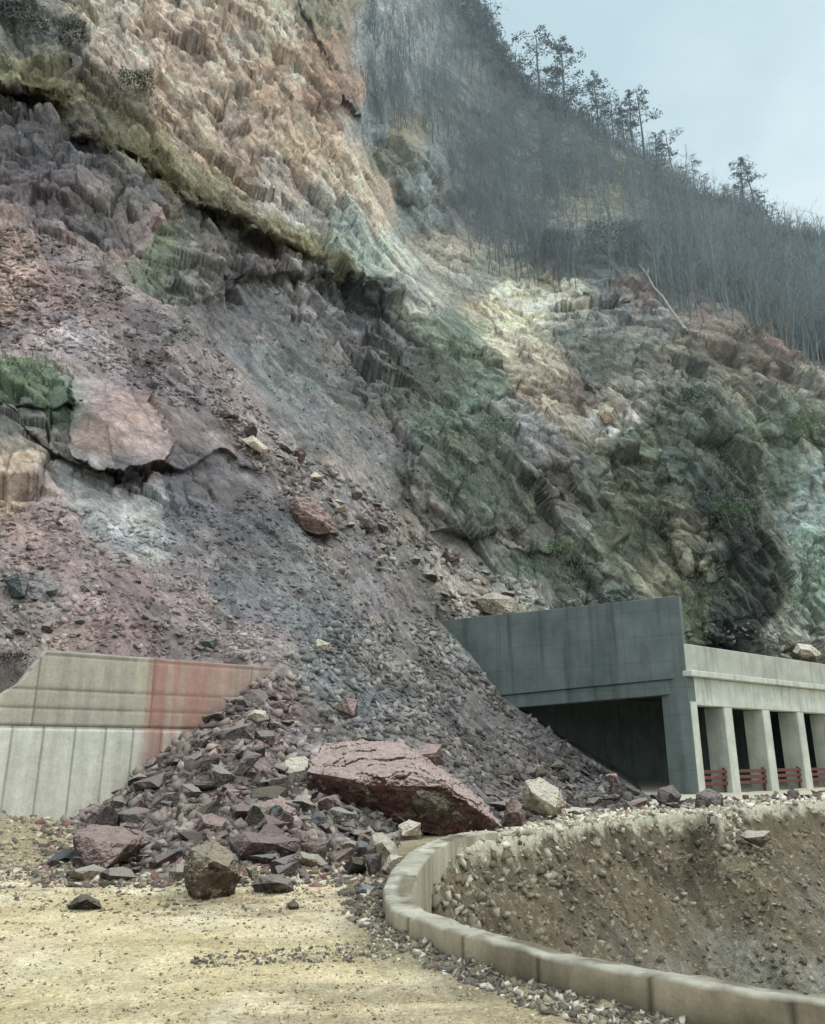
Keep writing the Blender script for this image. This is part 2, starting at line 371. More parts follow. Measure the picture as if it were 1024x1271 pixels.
amp = np.where(keep, np.minimum(amp, .06), amp)
ca, sa = math.cos(.75), math.sin(.75)
def bed(p, ang, st):
    c, s_ = math.cos(ang), math.sin(ang); q = np.empty_like(p)
    q[:, 0] = (p[:, 0]*c-p[:, 2]*s_)/st; q[:, 2] = p[:, 0]*s_+p[:, 2]*c; q[:, 1] = p[:, 1]*.8; return q
B1 = bed(V, .9, 2.1); B2 = bed(V, .95, 2.1)
wp = np.stack([fbm(V/5+i*9.1, 3, 31+i) for i in range(3)], 1)
f1h, f1e, f1c = facets((B2+wp*.8)/4.6, 101); f2h, f2e, f2c = facets((B1+wp*.3)/1.7, 202); f3h, f3e, f3c = facets((bed(V, .8, 1.8)+wp*.1)/.62, 303)
sk = fbm(bed(V, 1.0, 6)/1.5, 6, 79, gain=.62); sk2 = fbm(bed(V, .6, 5)/1.1, 5, 80, ridged=True, gain=.6)
fb = fbm(V/9, 5, 55, gain=.55); rg = fbm(bed(V, .95, 3)/3.2, 5, 77, ridged=True, gain=.6)
far = np.clip(Yd/55, .5, 1.6)
disp = amp*np.where(x > 500, .8, 1)*(1.55*f1h+.75*f2h+.36*f3h+.7*fb+.12*rg+.08*sk - .25*sstep(.05, 0, f1e)-.14*sstep(.06, 0, f2e))*far
edge_amp = 1-.8*np.exp(-(sd/26)**2)*(y < 430); disp *= edge_amp
Yq = blur(Yd.reshape(NR, NC), 3); gq = np.hypot(np.gradient(Yq, axis=1)/(pxs[1]-pxs[0]), np.gradient(Yq, axis=0)/1.55)
disp *= blur(1/(1+(gq/.3)**2), 5).ravel()
rill = fbm(np.stack([(V[:, 0]*.8+V[:, 2]*.55)/1.5, V[:, 1]/12, V[:, 2]/14], 1), 4, 91, gain=.6)
disp += TALM*(.45*rill+.16*fbm(V/.8, 4, 95, gain=.65)+.1*f3h)*np.where(keep, .15, 1)*np.clip(Yd/35, .3, 1.2)
nrm = blur(nrm.reshape(NR, NC, 3), 6).reshape(-1, 3); nrm /= np.linalg.norm(nrm, axis=1, keepdims=True)
V = V+nrm*disp[:, None]
Vg = V.reshape(NR, NC, 3)

# colours of the ground and rock, overhang shade and haze left in some
CC = [
(20,30,100,100,98),(60,42,112,110,105),(120,40,165,148,132),(200,60,168,145,128),(250,50,162,135,115),(300,60,168,145,124),(350,60,168,145,122),(400,60,138,108,85),(420,120,132,102,80),(200,120,162,135,114),(300,150,160,136,118),(380,180,164,140,114),(440,230,168,146,118),(460,260,162,142,118),(240,180,160,138,116),(330,230,148,134,128),(380,260,142,138,132),(430,280,130,142,136),(460,310,132,152,140),(500,330,140,145,130),(530,380,135,135,125),
(120,0,170,155,140),(250,0,165,140,120),(340,0,172,150,128),(400,10,120,115,90),(60,-60,110,110,105),(300,-80,165,140,120),(270,110,172,148,126),(340,110,160,132,108),(150,70,158,138,124),(90,60,110,108,104),(30,60,100,100,98),
(20,80,120,116,78),(60,100,124,116,80),(120,120,108,98,80),(180,190,122,114,78),(150,150,112,108,86),(215,215,132,124,86),(260,240,118,108,84),(330,270,122,112,88),(400,305,126,122,82),(430,325,112,114,82),(300,225,140,120,100),
(30,130,84,76,80),(30,190,74,70,74),(100,170,84,80,86),(140,200,86,82,84),(170,250,90,86,86),(250,270,84,86,82),(300,300,86,86,84),(180,290,114,94,94),(120,260,100,90,90),(50,230,94,82,88),(60,290,104,90,94),(200,310,96,104,80),(250,330,98,92,86),(330,330,94,84,84),(20,320,140,112,106),(60,370,122,98,100),(120,380,118,100,104),(180,400,108,95,100),(240,400,90,86,90),(300,400,96,94,98),(340,380,92,94,98),(390,360,116,112,114),(420,345,88,94,96),(460,380,84,88,90),(500,420,88,90,88),(430,430,100,98,100),(370,450,88,94,96),(450,480,90,92,92),(400,530,97,96,99),(480,550,97,94,97),(350,500,94,96,98),(10,350,150,120,112),(40,340,135,108,104),
(100,430,132,117,121),(150,490,128,107,109),(180,540,128,107,106),(130,550,116,96,94),(30,480,84,106,74),(60,500,80,97,75),(30,530,84,84,82),(20,420,117,100,106),(230,470,117,104,109),(250,520,114,102,107),(300,520,132,114,113),(340,560,126,116,116),(150,600,84,80,86),(230,590,80,75,82),(300,600,97,90,94),(100,600,128,128,130),(165,645,140,140,143),(130,620,122,122,125),(185,655,134,134,136),(30,570,125,119,109),(15,600,152,127,107),(60,640,132,110,109),(40,690,122,98,97),(30,730,112,102,101),(100,700,132,107,106),(160,740,127,102,104),(230,750,122,104,109),(250,680,112,102,107),(220,640,88,85,91),(300,660,90,88,93),(300,720,92,92,97),(350,680,93,96,99),(380,740,96,99,103),(300,790,112,100,105),(420,690,106,99,101),(450,620,121,111,112),(520,640,126,116,112),(560,700,150,140,134),(620,745,150,141,132),(640,740,150,141,132),(500,760,106,101,103),(450,830,101,99,101),(400,900,111,103,105),(550,850,97,94,97),(620,900,92,87,90),(700,960,88,80,82),(330,880,121,97,97),(250,940,121,101,99),(150,1000,116,97,96),(400,840,95,97,100),(430,870,98,98,102),
(520,400,92,106,88),(560,420,88,110,88),(600,470,92,114,93),(540,540,80,98,77),(560,600,78,97,78),(600,560,98,110,95),(640,520,113,114,112),(660,560,110,109,109),(690,580,97,88,88),(600,640,84,100,80),(650,640,94,100,85),(560,652,112,106,104),(630,665,112,108,102),(650,700,84,104,88),(720,700,90,104,88),(750,725,98,110,98),(500,600,98,96,92),(500,480,84,90,84),(540,300,132,127,104),(560,320,142,134,112),(620,372,178,168,128),(650,400,188,178,134),(700,385,168,163,138),(640,435,168,154,124),(600,350,112,116,102),(680,470,168,144,118),(700,510,154,134,112),(720,490,118,94,84),(755,510,200,192,186),(740,440,96,106,96),(760,400,100,105,105),(720,420,98,106,100),(820,400,106,101,99),(800,370,112,93,84),(870,410,121,98,84),(930,410,121,102,87),(970,450,112,88,78),(1000,480,131,121,102),(830,450,110,106,92),(870,490,85,96,89),(890,540,76,90,84),(850,560,80,93,86),(780,560,96,106,86),(740,600,100,106,86),(800,640,96,101,76),(780,690,86,92,72),(848,690,132,124,92),(838,722,124,119,88),(870,760,110,126,85),(900,620,66,76,72),(930,700,58,66,63),(950,760,50,56,54),(900,770,62,70,66),(960,600,86,106,90),(980,520,112,127,102),(950,540,101,119,91),(1000,620,132,152,146),(1000,680,122,146,136),(1010,740,111,141,116),(990,780,142,146,126),(820,520,94,104,88),(700,620,98,96,86),(760,500,110,104,92),(930,480,116,112,92),
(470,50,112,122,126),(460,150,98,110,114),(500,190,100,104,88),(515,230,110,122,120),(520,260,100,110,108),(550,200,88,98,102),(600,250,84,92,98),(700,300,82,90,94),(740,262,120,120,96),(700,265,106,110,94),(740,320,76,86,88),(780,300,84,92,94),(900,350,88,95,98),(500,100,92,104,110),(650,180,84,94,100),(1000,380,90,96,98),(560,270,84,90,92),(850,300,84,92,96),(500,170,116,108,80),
]
CC = np.array(CC, float); CL = s2l(CC[:, 2:])
def shep(X, Y, K=2.6):
    out = np.empty((len(X), 3))
    for i in range(0, len(X), 30000):
        a, b = X[i:i+30000], Y[i:i+30000]
        d2 = (a[:, None]-CC[None, :, 0])**2+(b[:, None]-CC[None, :, 1])**2+60
        w = d2**(-K); w /= w.sum(1, keepdims=True); out[i:i+30000] = w@CL
    return out
wA = fbm(np.stack([x/34, y/34, x*0+2], 1), 4, 41)*20; wB = fbm(np.stack([x/34, y/34, x*0+8], 1), 4, 43)*20
C = shep(x+wA, y+wB)
lum = C.mean(1, keepdims=True); C = (lum+(C-lum)*(.58-.14*sstep(440, 520, x)*sstep(250, 310, y))[:, None])*np.array([1.84, 1.78, 1.68])*(1-.12*sstep(380, 560, x)*sstep(400, 480, y))[:, None]*(1+.13*sk+.14*sk2)[:, None]
jit = (1+.42*(f1c-.5)+.42*(f2c-.5)+.34*(f3c-.5))
C = C*jit[:, None]*(1-.42*sstep(.06, 0, f2e)*amp-.3*sstep(.05, 0, f1e)*amp)[:, None]
warm = fbm(V/2.4, 4, 61)[:, None]; C = C*(1+warm*np.array([.10, 0, -.10]))
pale = sstep(.28, .5, fbm(bed(V, .9, 4)/1.3, 4, 63)); C = C*(1+.45*pale[:, None]*(amp > .3)[:, None])
gr = .5*sstep(.1, .45, fbm(V/3.5, 4, 65))*(x > 500)*(y > 380)*(y < 760)
C = C*(1-gr[:, None]*np.array([.2, .1, .2]))
ds_, ss_ = pl_dist(xw, yw, SCARP); scarp_shade = np.exp(-np.clip(ds_, 0, None)/48)*(ss_ > 0)*sstep(640, 560, x); C = C*(1-.3*scarp_shade*(1+.6*warp/14))[:, None]  # dark rock below the scarp, with overhang shade painted into its colour
dk_ = np.clip(1-((xw-915)/75)**2-((yw-690)/130)**2, 0, 1)**.5; C = C*(1-.38*dk_)[:, None]
C = np.clip(C, .012, .8)
# rows that carry the sheet over the ridge and down behind it
EX = 8; last = Vg[-1]; ext = np.stack([last+np.array([0, 9.0*k, -3.0*k*k/4-1.2*k]) for k in range(1, EX+1)]); 
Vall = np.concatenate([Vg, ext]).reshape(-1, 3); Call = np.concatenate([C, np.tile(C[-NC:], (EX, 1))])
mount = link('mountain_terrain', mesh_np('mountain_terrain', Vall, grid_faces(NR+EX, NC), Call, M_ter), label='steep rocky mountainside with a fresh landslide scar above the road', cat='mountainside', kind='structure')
Ng = np.cross(np.gradient(Vg, axis=1), np.gradient(Vg, axis=0)); Ng /= np.linalg.norm(Ng, axis=2, keepdims=True)+1e-9
Ng *= np.where(np.sum(Ng*base_n, 2) < 0, -1, 1)[..., None]
Cg = C.reshape(NR, NC, 3); Yg = Yd.reshape(NR, NC)
def idx(px, py):
    c = np.clip(np.round((np.asarray(px, float)+110)/1244*(NC-1)).astype(int), 0, NC-1)
    r = np.clip(np.round((botl[c]-py)/(botl[c]-top[c])*(NR-1)).astype(int), 0, NR-1); return r, c
def on_mount(px, py):
    r, c = idx(px, py); return Vg[r, c], Ng[r, c], Cg[r, c]

# ------------------------------------------------------------------ GROUND with the gully
KPX = [(600,1030),(570,1033),(540,1040),(508,1056),(485,1078),(474,1103),(479,1121),(490,1132),(531,1143),(554,1154),(634,1174),(700,1194),(776,1205),(873,1222),(953,1237),(1024,1243),(1120,1256),(1300,1275)]
KH = .27
KP = G([p[0] for p in KPX], [p[1] for p in KPX], KH)[:, :2]
def resample(p, step):
    seg = np.r_[0, np.cumsum(np.hypot(*np.diff(p, axis=0).T))]; n = int(seg[-1]/step)+1; t = np.linspace(0, seg[-1], n)
    q = np.stack([np.interp(t, seg, p[:, 0]), np.interp(t, seg, p[:, 1])], 1)
    for _ in range(40):
        r = q.copy(); r[1:-1] = (q[:-2]+2*q[1:-1]+q[2:])/4; q = r
    return q
KO = resample(KP, .04); tg = np.gradient(KO, axis=0); tg /= np.linalg.norm(tg, axis=1, keepdims=True)
KN = np.stack([-tg[:, 1], tg[:, 0]], 1)                       # towards the gully
KWA = np.interp(KO[:, 1], [5.5, 7.5, 11], [.2, .25, .40]); KW = KWA[:, None]
CRPX = [(541,1052),(562,1061),(600,1053),(640,1045),(700,1034),(760,1025),(820,1018),(868,1016),(895,1022)]
CR = G([p[0] for p in CRPX], [p[1] for p in CRPX], 0)[:, :2]
far_pts = G([912, 960, 1024, 1150, 1400], [1006, 1003, 1001, 1000, 1000], 0)[:, :2]
CR = np.concatenate([CR, far_pts])
kin = KO+KN*KW; ppx = 512+F*kin[:, 0]/(kin[:, 1]*CT+(-EYE)*ST)
kst = int(np.argmax(ppx < 537)); CR = np.concatenate([[kin[kst]+KN[kst]*-.15], CR[1:]])
gul = [tuple(p) for p in (KO+KN*.2)[kst::4]]+[tuple(p) for p in CR[::-1]]
def ground_h(X, Y, detail=True):
    X = np.asarray(X, float); Y = np.asarray(Y, float)
    p = np.stack([X, Y, X*0], 1)
    h = .035*fbm(p/1.1, 4, 5)+.05*fbm(p/5, 3, 6)
    if detail: h = h+.012*fbm(p/.15, 3, 8)
    g0 = G(8, 1062, 0); dd = np.hypot((X-g0[0]+.6)/2.3, (Y-g0[1]-.3)/1.9)
    h = h+.75*np.exp(-dd**2*1.4)*(1+.25*fbm(p/.5, 4, 9))
    dk = pl_dist(X, Y, [tuple(q) for q in KO[::12]])[0]; h = h+.06*np.exp(-(dk/.35)**2)*(1+fbm(p/.3, 3, 4))
    dc, _ = pl_dist(X, Y, [tuple(q) for q in CR])
    inn = inpoly(X, Y, gul)
    dcn = np.clip(dc+.5*fbm(p/1.6, 4, 14)*sstep(0, 1.2, dc)+.10*fbm(p/.35, 3, 15), 0, None)
    bank = -(np.minimum(dcn, .35)*2.2+np.clip(dcn-.35, 0, None)*.84)
    bank = bank+(.2*fbm(p/.7, 5, 16, gain=.66)+.2*fbm(p*np.array([1.6, .45, 1])/.8, 4, 19, ridged=True)*sstep(3, .8, dcn)+.07*fbm(p/.16, 4, 24, gain=.65))*sstep(.1, .6, dcn)
    bank = np.maximum(bank, -5.2+.2*fbm(p/2, 3, 17))
    h = h+.12*np.exp(-(dc/1.4)**2)*(1+.6*fbm(p/.5, 3, 18))*(~inn)*(Y > 15)
    return np.where(inn, bank, h), inn, dc, dk
gx = np.linspace(-1500, 2500, 60); gx = np.unique(np.r_[gx[gx < -160], np.linspace(-160, 1180, 700), gx[gx > 1180]])
gy = np.unique(np.r_[np.exp(np.linspace(math.log(2.2), math.log(75), 420)), np.linspace(11, 31, 620)])
kx = (gx-512)/F/1.07
GX = (gy[:, None]*kx[None]).ravel(); GY = np.repeat(gy[:, None], len(gx), 1).ravel()
gh, inn, dc, dk = ground_h(GX, GY)
pg = np.stack([GX, GY, gh], 1)
n1 = fbm(pg/1.3, 5, 21); n2 = fbm(pg*np.array([.35, 2.2, 1])/1.2, 4, 22); n3 = fbm(pg/.25, 3, 23)
ylw = s2l((222, 202, 168)); gry = s2l((150, 138, 112)); crm = s2l((196, 188, 166)); soil = s2l((108, 96, 78)); soil2 = s2l((132, 128, 116)); drk = s2l((74, 64, 52))
def mixc(a, b, t): t = np.clip(t, 0, 1)[:, None]; return a*(1-t)+b*t
Cgd = mixc(np.tile(ylw, (len(GX), 1)), s2l((200, 180, 146)), sstep(-.1, .5, n1))
Cgd = mixc(Cgd, gry, sstep(.05, .4, n2)*.75); Cgd = mixc(Cgd, s2l((176, 160, 126)), sstep(.0, .3, fbm(pg/.55, 4, 27))*.55); Cgd = mixc(Cgd, s2l((224, 212, 182)), sstep(.1, .4, fbm(pg/.8, 4, 28))*.5)
Cgd = mixc(Cgd, s2l((206, 188, 142)), sstep(.05, .4, fbm(pg/2.1, 3, 25))*.5)
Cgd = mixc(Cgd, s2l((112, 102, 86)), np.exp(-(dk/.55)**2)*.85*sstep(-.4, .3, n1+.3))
Cgd = mixc(Cgd, s2l((140, 128, 104)), sstep(13.2, 15.5, GY+n1*1.5)*(GX < 2)*.8)
Cgd = mixc(Cgd, crm, sstep(15, 17, GY)*(GX > 1)*1.0)
bk = mixc(np.tile(soil, (len(GX), 1)), soil2, sstep(1.2, 3.0, dc+n1*1.2)); bk = mixc(bk, drk, sstep(.1, .5, n1)*(dc < 2.2)*.7)
n5 = fbm(pg/.11, 3, 29); n6 = fbm(pg*np.array([1, .35, .6])/.45, 5, 30, gain=.65)
bk = bk*(1+.3*n6+.25*n5)[:, None]; bk = mixc(bk, s2l((188, 178, 156)), sstep(.35, .6, n5)*.5)
bk = mixc(bk, crm*.9, sstep(.12, .0, dc+n3*.12+n1*.1))
bk = mixc(bk, s2l((108, 98, 82)), sstep(19, 21, GX)*0+sstep(.2, .5, n2)*.4)
Cgd = np.where(inn[:, None], bk, Cgd)*(1+.18*n3[:, None])
link('gravel_road', mesh_np('gravel_road', pg, grid_faces(len(gy), len(gx)), Cgd, M_gr), label='yellowish gravel road and the eroded gully beside it', cat='road', kind='structure')
bp = NT('earth'); M_earth = bp.done(bp.mix(bp.noise(.2, 6), s2l((110, 98, 80)), s2l((84, 80, 66))), bp.bump(bp.noise(1), .5, .3))
link('ground', mesh_np('ground', [(-900, -900, -6), (900, -900, -6), (900, 900, -6), (-900, 900, -6)], [(0, 1, 2, 3)], None, M_earth), label='bare earth valley floor', cat='ground', kind='structure')

# ------------------------------------------------------------------ kerb wall
def kerb():
    n = len(KO); secs = []
    KW = 1.0
    prof = [(0, -.25, 0), (0, .02, 0), (0, .12, 0), (0, KH-.03, 0), (.08, KH, 1), (.35, KH+.004, 1), (.55, KH+.002, 1), (.72, KH, 1), (KW-.07, KH, 1), (KW, KH-.03, 2), (KW, -.6, 2), (KW, -2.2, 2), (KW, -5.5, 2)]
    V_, C_ = [], []
    s = np.r_[0, np.cumsum(np.hypot(*np.diff(KO, axis=0).T))]
    for i in range(n):
        for (w, z, k) in prof:
            q = KO[i]+KN[i]*w*KWA[i]; V_.append((q[0], q[1], z))
    V_ = np.array(V_); nse = fbm(V_/.22, 4, 71)
    V_[:, 2] += (nse*.014+.02*np.clip(fbm(V_/.09, 2, 75), 0, 1))*(V_[:, 2] > .15); V_[:, :2] += (np.repeat(KN, len(prof), 0))*(nse*.01)[:, None]
    big = fbm(V_/.9, 4, 72); cg = mixc(np.tile(s2l((152, 138, 116)), (len(V_), 1)), s2l((112, 100, 82)), sstep(-.2, .4, big))
    tp = np.tile([p[2] for p in prof], n)
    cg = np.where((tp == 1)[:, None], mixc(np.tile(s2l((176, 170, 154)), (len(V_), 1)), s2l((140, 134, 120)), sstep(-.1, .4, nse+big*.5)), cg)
    wv_ = np.tile([p[0] for p in prof], n); cg = np.where(((tp == 1) & (wv_ > .5))[:, None], mixc(cg, s2l((104, 94, 78)), sstep(-.25, .25, big+nse*.6)*.85), cg)
    cg = np.where((tp == 2)[:, None], s2l((150, 140, 122))*(1+.2*nse[:, None]), cg)
    # construction joints: every ~0.95 m a shallow dark groove
    j = np.abs(((s/.95) % 1)-.5) > .48; jj = np.repeat(j, len(prof)) & (tp == 0); cg[jj] *= .36
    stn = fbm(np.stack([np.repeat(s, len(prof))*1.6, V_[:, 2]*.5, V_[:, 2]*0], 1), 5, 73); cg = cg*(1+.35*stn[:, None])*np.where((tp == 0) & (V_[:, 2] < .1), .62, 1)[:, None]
    fr = grid_faces(n, len(prof))
    return mesh_np('kerb', V_, fr, cg, mat_attr_concrete('kerb concrete'))
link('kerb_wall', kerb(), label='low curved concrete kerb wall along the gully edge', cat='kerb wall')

# ------------------------------------------------------------------ retaining wall
def wallmesh():
    s0, s1 = -9.0, 6.95; zt_ = 4.42; th = .5
    S = np.arange(s0, s1, .05); Z = np.unique(np.r_[np.arange(-.6, zt_, .06), zt_, 2.49, 2.43])
    SS, ZZ = np.meshgrid(S, Z); ss, zz = SS.ravel(), ZZ.ravel()
    # ragged sloped cut at the left end of the upper band
    sA = float((onplane(58, 808, W0, Wd)[0]-W0[0])/Wd[0]); sB = float((onplane(0, 862, W0, Wd)[0]-W0[0])/Wd[0]); zB = float(onplane(0, 862, W0, Wd)[2])
    lim = np.where(ss < sA, np.interp(ss, [s0, sB, (sA*.45+sB*.55), sA], [zB-.15, zB, zB+.35, zt_]), zt_)
    lim = lim+.05*fbm(np.stack([ss*3, ss*0, ss*0], 1), 3, 2)*(ss < sA)
    zz = np.minimum(zz, lim)
    dep = np.zeros_like(ss)
    up = zz > 2.46
    bands = np.abs(((zz-2.46)/.47) % 1-.5) > .44; dep += up*bands*.018; dep -= up*.0
    dep += (np.abs(zz-2.46) < .04)*.05
    vert = np.abs(((ss+3)/.78) % 1-.5) > .47; dep += (~up)*vert*.016
    uj = np.abs(((ss+.2)/3.1) % 1-.5) > .488; dep += up*uj*.03
    px_ = W0[0]+Wd[0]*ss; py_ = W0[1]+Wd[1]*ss; nn = np.array([Wd[1], -Wd[0]])
    p = np.stack([px_, py_, zz], 1); nz = fbm(p/.6, 4, 33); dep -= nz*.008; dep += (~up)*(-.03)
    f = np.stack([px_-nn[0]*dep, py_-nn[1]*dep, zz], 1)
    lo = s2l((206, 202, 186)); hi_ = s2l((176, 168, 152))
    c = np.where(up[:, None], hi_, lo)
    st = fbm(np.stack([ss*2.4, zz*.25, ss*0], 1), 4, 35); c = c*(1+.16*st[:, None])
    c = c*np.where((up & bands) | ((~up) & vert) | (up & uj), .5, 1)[:, None]; c = c*np.where(np.abs(zz-2.46) < .05, .55, 1)[:, None]
    pxl = 512+F*px_/(py_)*1.0
    r0 = float((onplane(181, 870, W0, Wd)[0]-W0[0])/Wd[0]); r1 = float((onplane(262, 870, W0, Wd)[0]-W0[0])/Wd[0]); rl = float((onplane(165, 870, W0, Wd)[0]-W0[0])/Wd[0])
    red = sstep(r0-.3, r0+.35, ss)*(1-.45*sstep(r1-1.0, r1+1.6, ss))*(.5+.5*sstep(-.4, .35, fbm(np.stack([ss*5, zz*.2, ss*0+4], 1), 4, 36)))
    c = mixc(c, s2l((166, 108, 98)), red*.68); c = np.where(((ss > rl) & (ss < r0) & up)[:, None], mixc(c, s2l((180, 178, 152)), np.full(len(ss), .4)), c)
    dirt = sstep(r1, r1+2.5, ss)*.45; c = mixc(c, s2l((128, 112, 108)), dirt)
    nr, nc_ = len(Z), len(S); fr = grid_faces(nr, nc_)
    # top and back
    topf = f.reshape(nr, nc_, 3)[-1]; back = topf-np.array([nn[0], nn[1], 0])*th; low = back.copy(); low[:, 2] = -.6
    V2 = np.concatenate([f, back, low]); n0 = nr*nc_; a = np.arange(nc_-1)
    t0 = n0-nc_
    f2 = np.stack([t0+a, t0+a+1, n0+a+1, n0+a], 1); f3 = np.stack([n0+a, n0+a+1, n0+nc_+a+1, n0+nc_+a], 1)
    ctop = np.tile(s2l((186, 182, 168)), (nc_, 1)); c2 = np.concatenate([c, ctop, ctop]); 
    return mesh_np('retaining_wall', V2, np.concatenate([fr, f2, f3]), c2, mat_attr_concrete('board marked concrete'))
link('retaining_wall', wallmesh(), label='board-marked concrete retaining wall with red stained right half', cat='retaining wall')

# ------------------------------------------------------------------ gallery (rock shed)
def prism(bm, quad, ext):
    """extrude a planar polygon (list of 3d points) by vector ext"""
    a = [bm.verts.new(tuple(p)) for p in quad]; b = [bm.verts.new(tuple(np.array(p)+ext)) for p in quad]
    n = len(a); bm.faces.new(a); bm.faces.new(b[::-1])
    for i in range(n): bm.faces.new((a[i], b[i], b[(i+1) % n], a[(i+1) % n]))
def bm_obj(name, bm, mat, parent, bev=.03, **k):
    bmesh.ops.recalc_face_normals(bm, faces=bm.faces)
    if bev: bmesh.ops.bevel(bm, geom=list(bm.edges), offset=bev, segments=1, affect='EDGES')
    me = bpy.data.meshes.new(name); bm.to_mesh(me); bm.free(); me.materials.append(mat)
    return link(name, me, parent, **k)
def v3(p2, z): return np.array([p2[0], p2[1], z])
C0a = np.array(C0); pn = np.array([-Pd[1], Pd[0]])          # portal inward normal candidates
if pn[1] < 0: pn = -pn
sn = np.array([-Sd[1], Sd[0]]);                             # into the gallery from the side
M_port = mat_concrete('weathered shaded concrete', (114, 121, 118), (88, 96, 95), (66, 70, 66), .75, .5, (math.atan2(7.8, -11.45), 2.4, 1.25))  # weathered concrete darkened in colour for the portal's shaded side
M_side = mat_concrete('pale grey concrete', (208, 207, 196), (176, 177, 166), (122, 118, 106), .7, 1.0, (math.atan2(9.0, 11.1), 3.6, 9.3))
M_par = mat_concrete('parapet concrete', (184, 184, 172), (156, 156, 144), (112, 108, 94), .6, .7)
M_col = mat_concrete('column concrete', (204, 203, 190), (172, 173, 160), (118, 120, 110), .45, .8)
M_int = mat_concrete('dark inner concrete', (104, 110, 110), (80, 86, 86), (60, 66, 66), .6, .6)  # darker grey than the outer concrete
M_red2 = mat_plain('red painted rail', (116, 72, 64), (84, 58, 53), 6)
gal = link('rock_shed', None, label='concrete rock shed gallery with open side of square columns', cat='rock shed', loc=(C0[0], C0[1], 0))
O = np.array([C0[0], C0[1], 0.])
def rel(p): return np.asarray(p)-O
def pp(px, py): return onplane(px, py, C0, Pd)
def sp_(s, z, dep=0): q = C0a+Sd*s+sn*dep; return v3(q, z)-O
ZT = float(pp(850, 738)[2]); 
def pz(t, z): q = C0a+Pd*t; return v3(q, z)-O
def tz(px, py): p = pp(px, py); return (p[0]-C0[0])/Pd[0], p[2]
tL, zL = tz(545, 770); t2, z2 = tz(628, 862); t1, z1 = tz(824, 843)
zc = z1-(z2-z1)/(t2-t1)*t1; slope = (z2-z1)/(t2-t1); ztop0 = ZT; sl2 = (zL-ZT)/(tL-0)
bm = bmesh.new(); E_ = 16.0
prism(bm, [pz(0, zc), pz(E_, zc+slope*E_), pz(E_, ztop0+sl2*E_), pz(0, ztop0)], v3(pn*.45, 0))
bm_obj('portal_wall', bm, M_port, gal)
tb, zb = tz(650, 877); tb1, zb1 = tz(822, 862); slb = (zb-zb1)/(tb-tb1); zbc = zb1-slb*tb1
bm = bmesh.new()
prism(bm, [pz(.5, zbc+slb*.5)-0, pz(E_, zbc+slb*E_), pz(E_, zc+slope*E_-.002), pz(.5, zc+slope*.5-.002)], v3(pn*.6, 0))
for v_ in bm.verts: v_.co += Vector((*(pn*.12), 0))
bm_obj('portal_beam', bm, M_port, gal)
# side: parapet, lip, beam, columns (levels measured along the corner)
zP = float(onplane(856, 799, C0, Sd)[2]); zLt = float(onplane(856, 832, C0, Sd)[2]); zLb = zLt-.28; zB2 = float(onplane(870, 875, C0, Sd)[2])
L_ = 30
def sbox(s0_, s1_, d0, d1, za, zb_): return [sp_(s0_, za, d0), sp_(s1_, za, d0), sp_(s1_, zb_, d0), sp_(s0_, zb_, d0)], v3(sn*(d1-d0), 0)
bm = bmesh.new(); q, e = sbox(.0, L_, .02, .38, zLt, zP); 
prism(bm, q, e); bm_obj('parapet', bm, M_par, gal)
bm = bmesh.new(); q, e = sbox(-.05, L_, -.32, 1.0, zLb, zLt-.003); prism(bm, q, e); bm_obj('edge_lip', bm, M_side, gal)
bm = bmesh.new(); q, e = sbox(.1, L_, .03, .75, zB2, zLb-.003); prism(bm, q, e); bm_obj('edge_beam', bm, M_side, gal)
bm = bmesh.new()
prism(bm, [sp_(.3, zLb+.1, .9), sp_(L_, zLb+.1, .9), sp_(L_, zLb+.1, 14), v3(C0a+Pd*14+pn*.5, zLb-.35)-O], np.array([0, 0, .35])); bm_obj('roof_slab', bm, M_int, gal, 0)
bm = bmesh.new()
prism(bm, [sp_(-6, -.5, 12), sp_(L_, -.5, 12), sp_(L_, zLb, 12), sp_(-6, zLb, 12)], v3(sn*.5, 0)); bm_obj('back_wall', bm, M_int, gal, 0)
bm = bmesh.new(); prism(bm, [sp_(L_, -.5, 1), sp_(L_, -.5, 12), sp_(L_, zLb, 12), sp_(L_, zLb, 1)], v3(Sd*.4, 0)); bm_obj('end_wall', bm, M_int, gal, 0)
def s_of(px, py): p = onplane(px, py, C0, Sd); return float((p[0]-C0[0])/Sd[0])
# corner pillar: shade-dark body, thin pale sheet added as its lit face
bm = bmesh.new()
a0 = pz(1.0, 0)[:2]
base = [(*pz(.56, 0)[:2], -.6), (*pz(0, 0)[:2], -.6), (*sp_(.62, 0)[:2], -.6), (*(pz(.56, 0)[:2]+sn*.9+Sd*.1), -.6)]
prism(bm, [np.array(b) for b in base], np.array([0, 0, zLb+.6-.004])); corner = bm_obj('corner_pillar', bm, M_port, gal, .02)
bm = bmesh.new(); q, e = sbox(.06, .60, -.03, .0, -.5, zB2+.15); prism(bm, q, e); bm_obj('pillar_lit_face', bm, M_col, gal, .008)
rights = [s_of(922, 985), s_of(970, 983), s_of(1012, 981)]; stp = (rights[2]-rights[0])/2
pil = []
k = 0
while rights[0]+stp*k < L_:
    s1_ = rights[0]+stp*k; bm = bmesh.new(); q, e = sbox(s1_-.75, s1_, .05, 1.15, -.5, zB2-.004); prism(bm, q, e)
    pil.append(bm_obj('column', bm, M_col, gal, .03)); k += 1
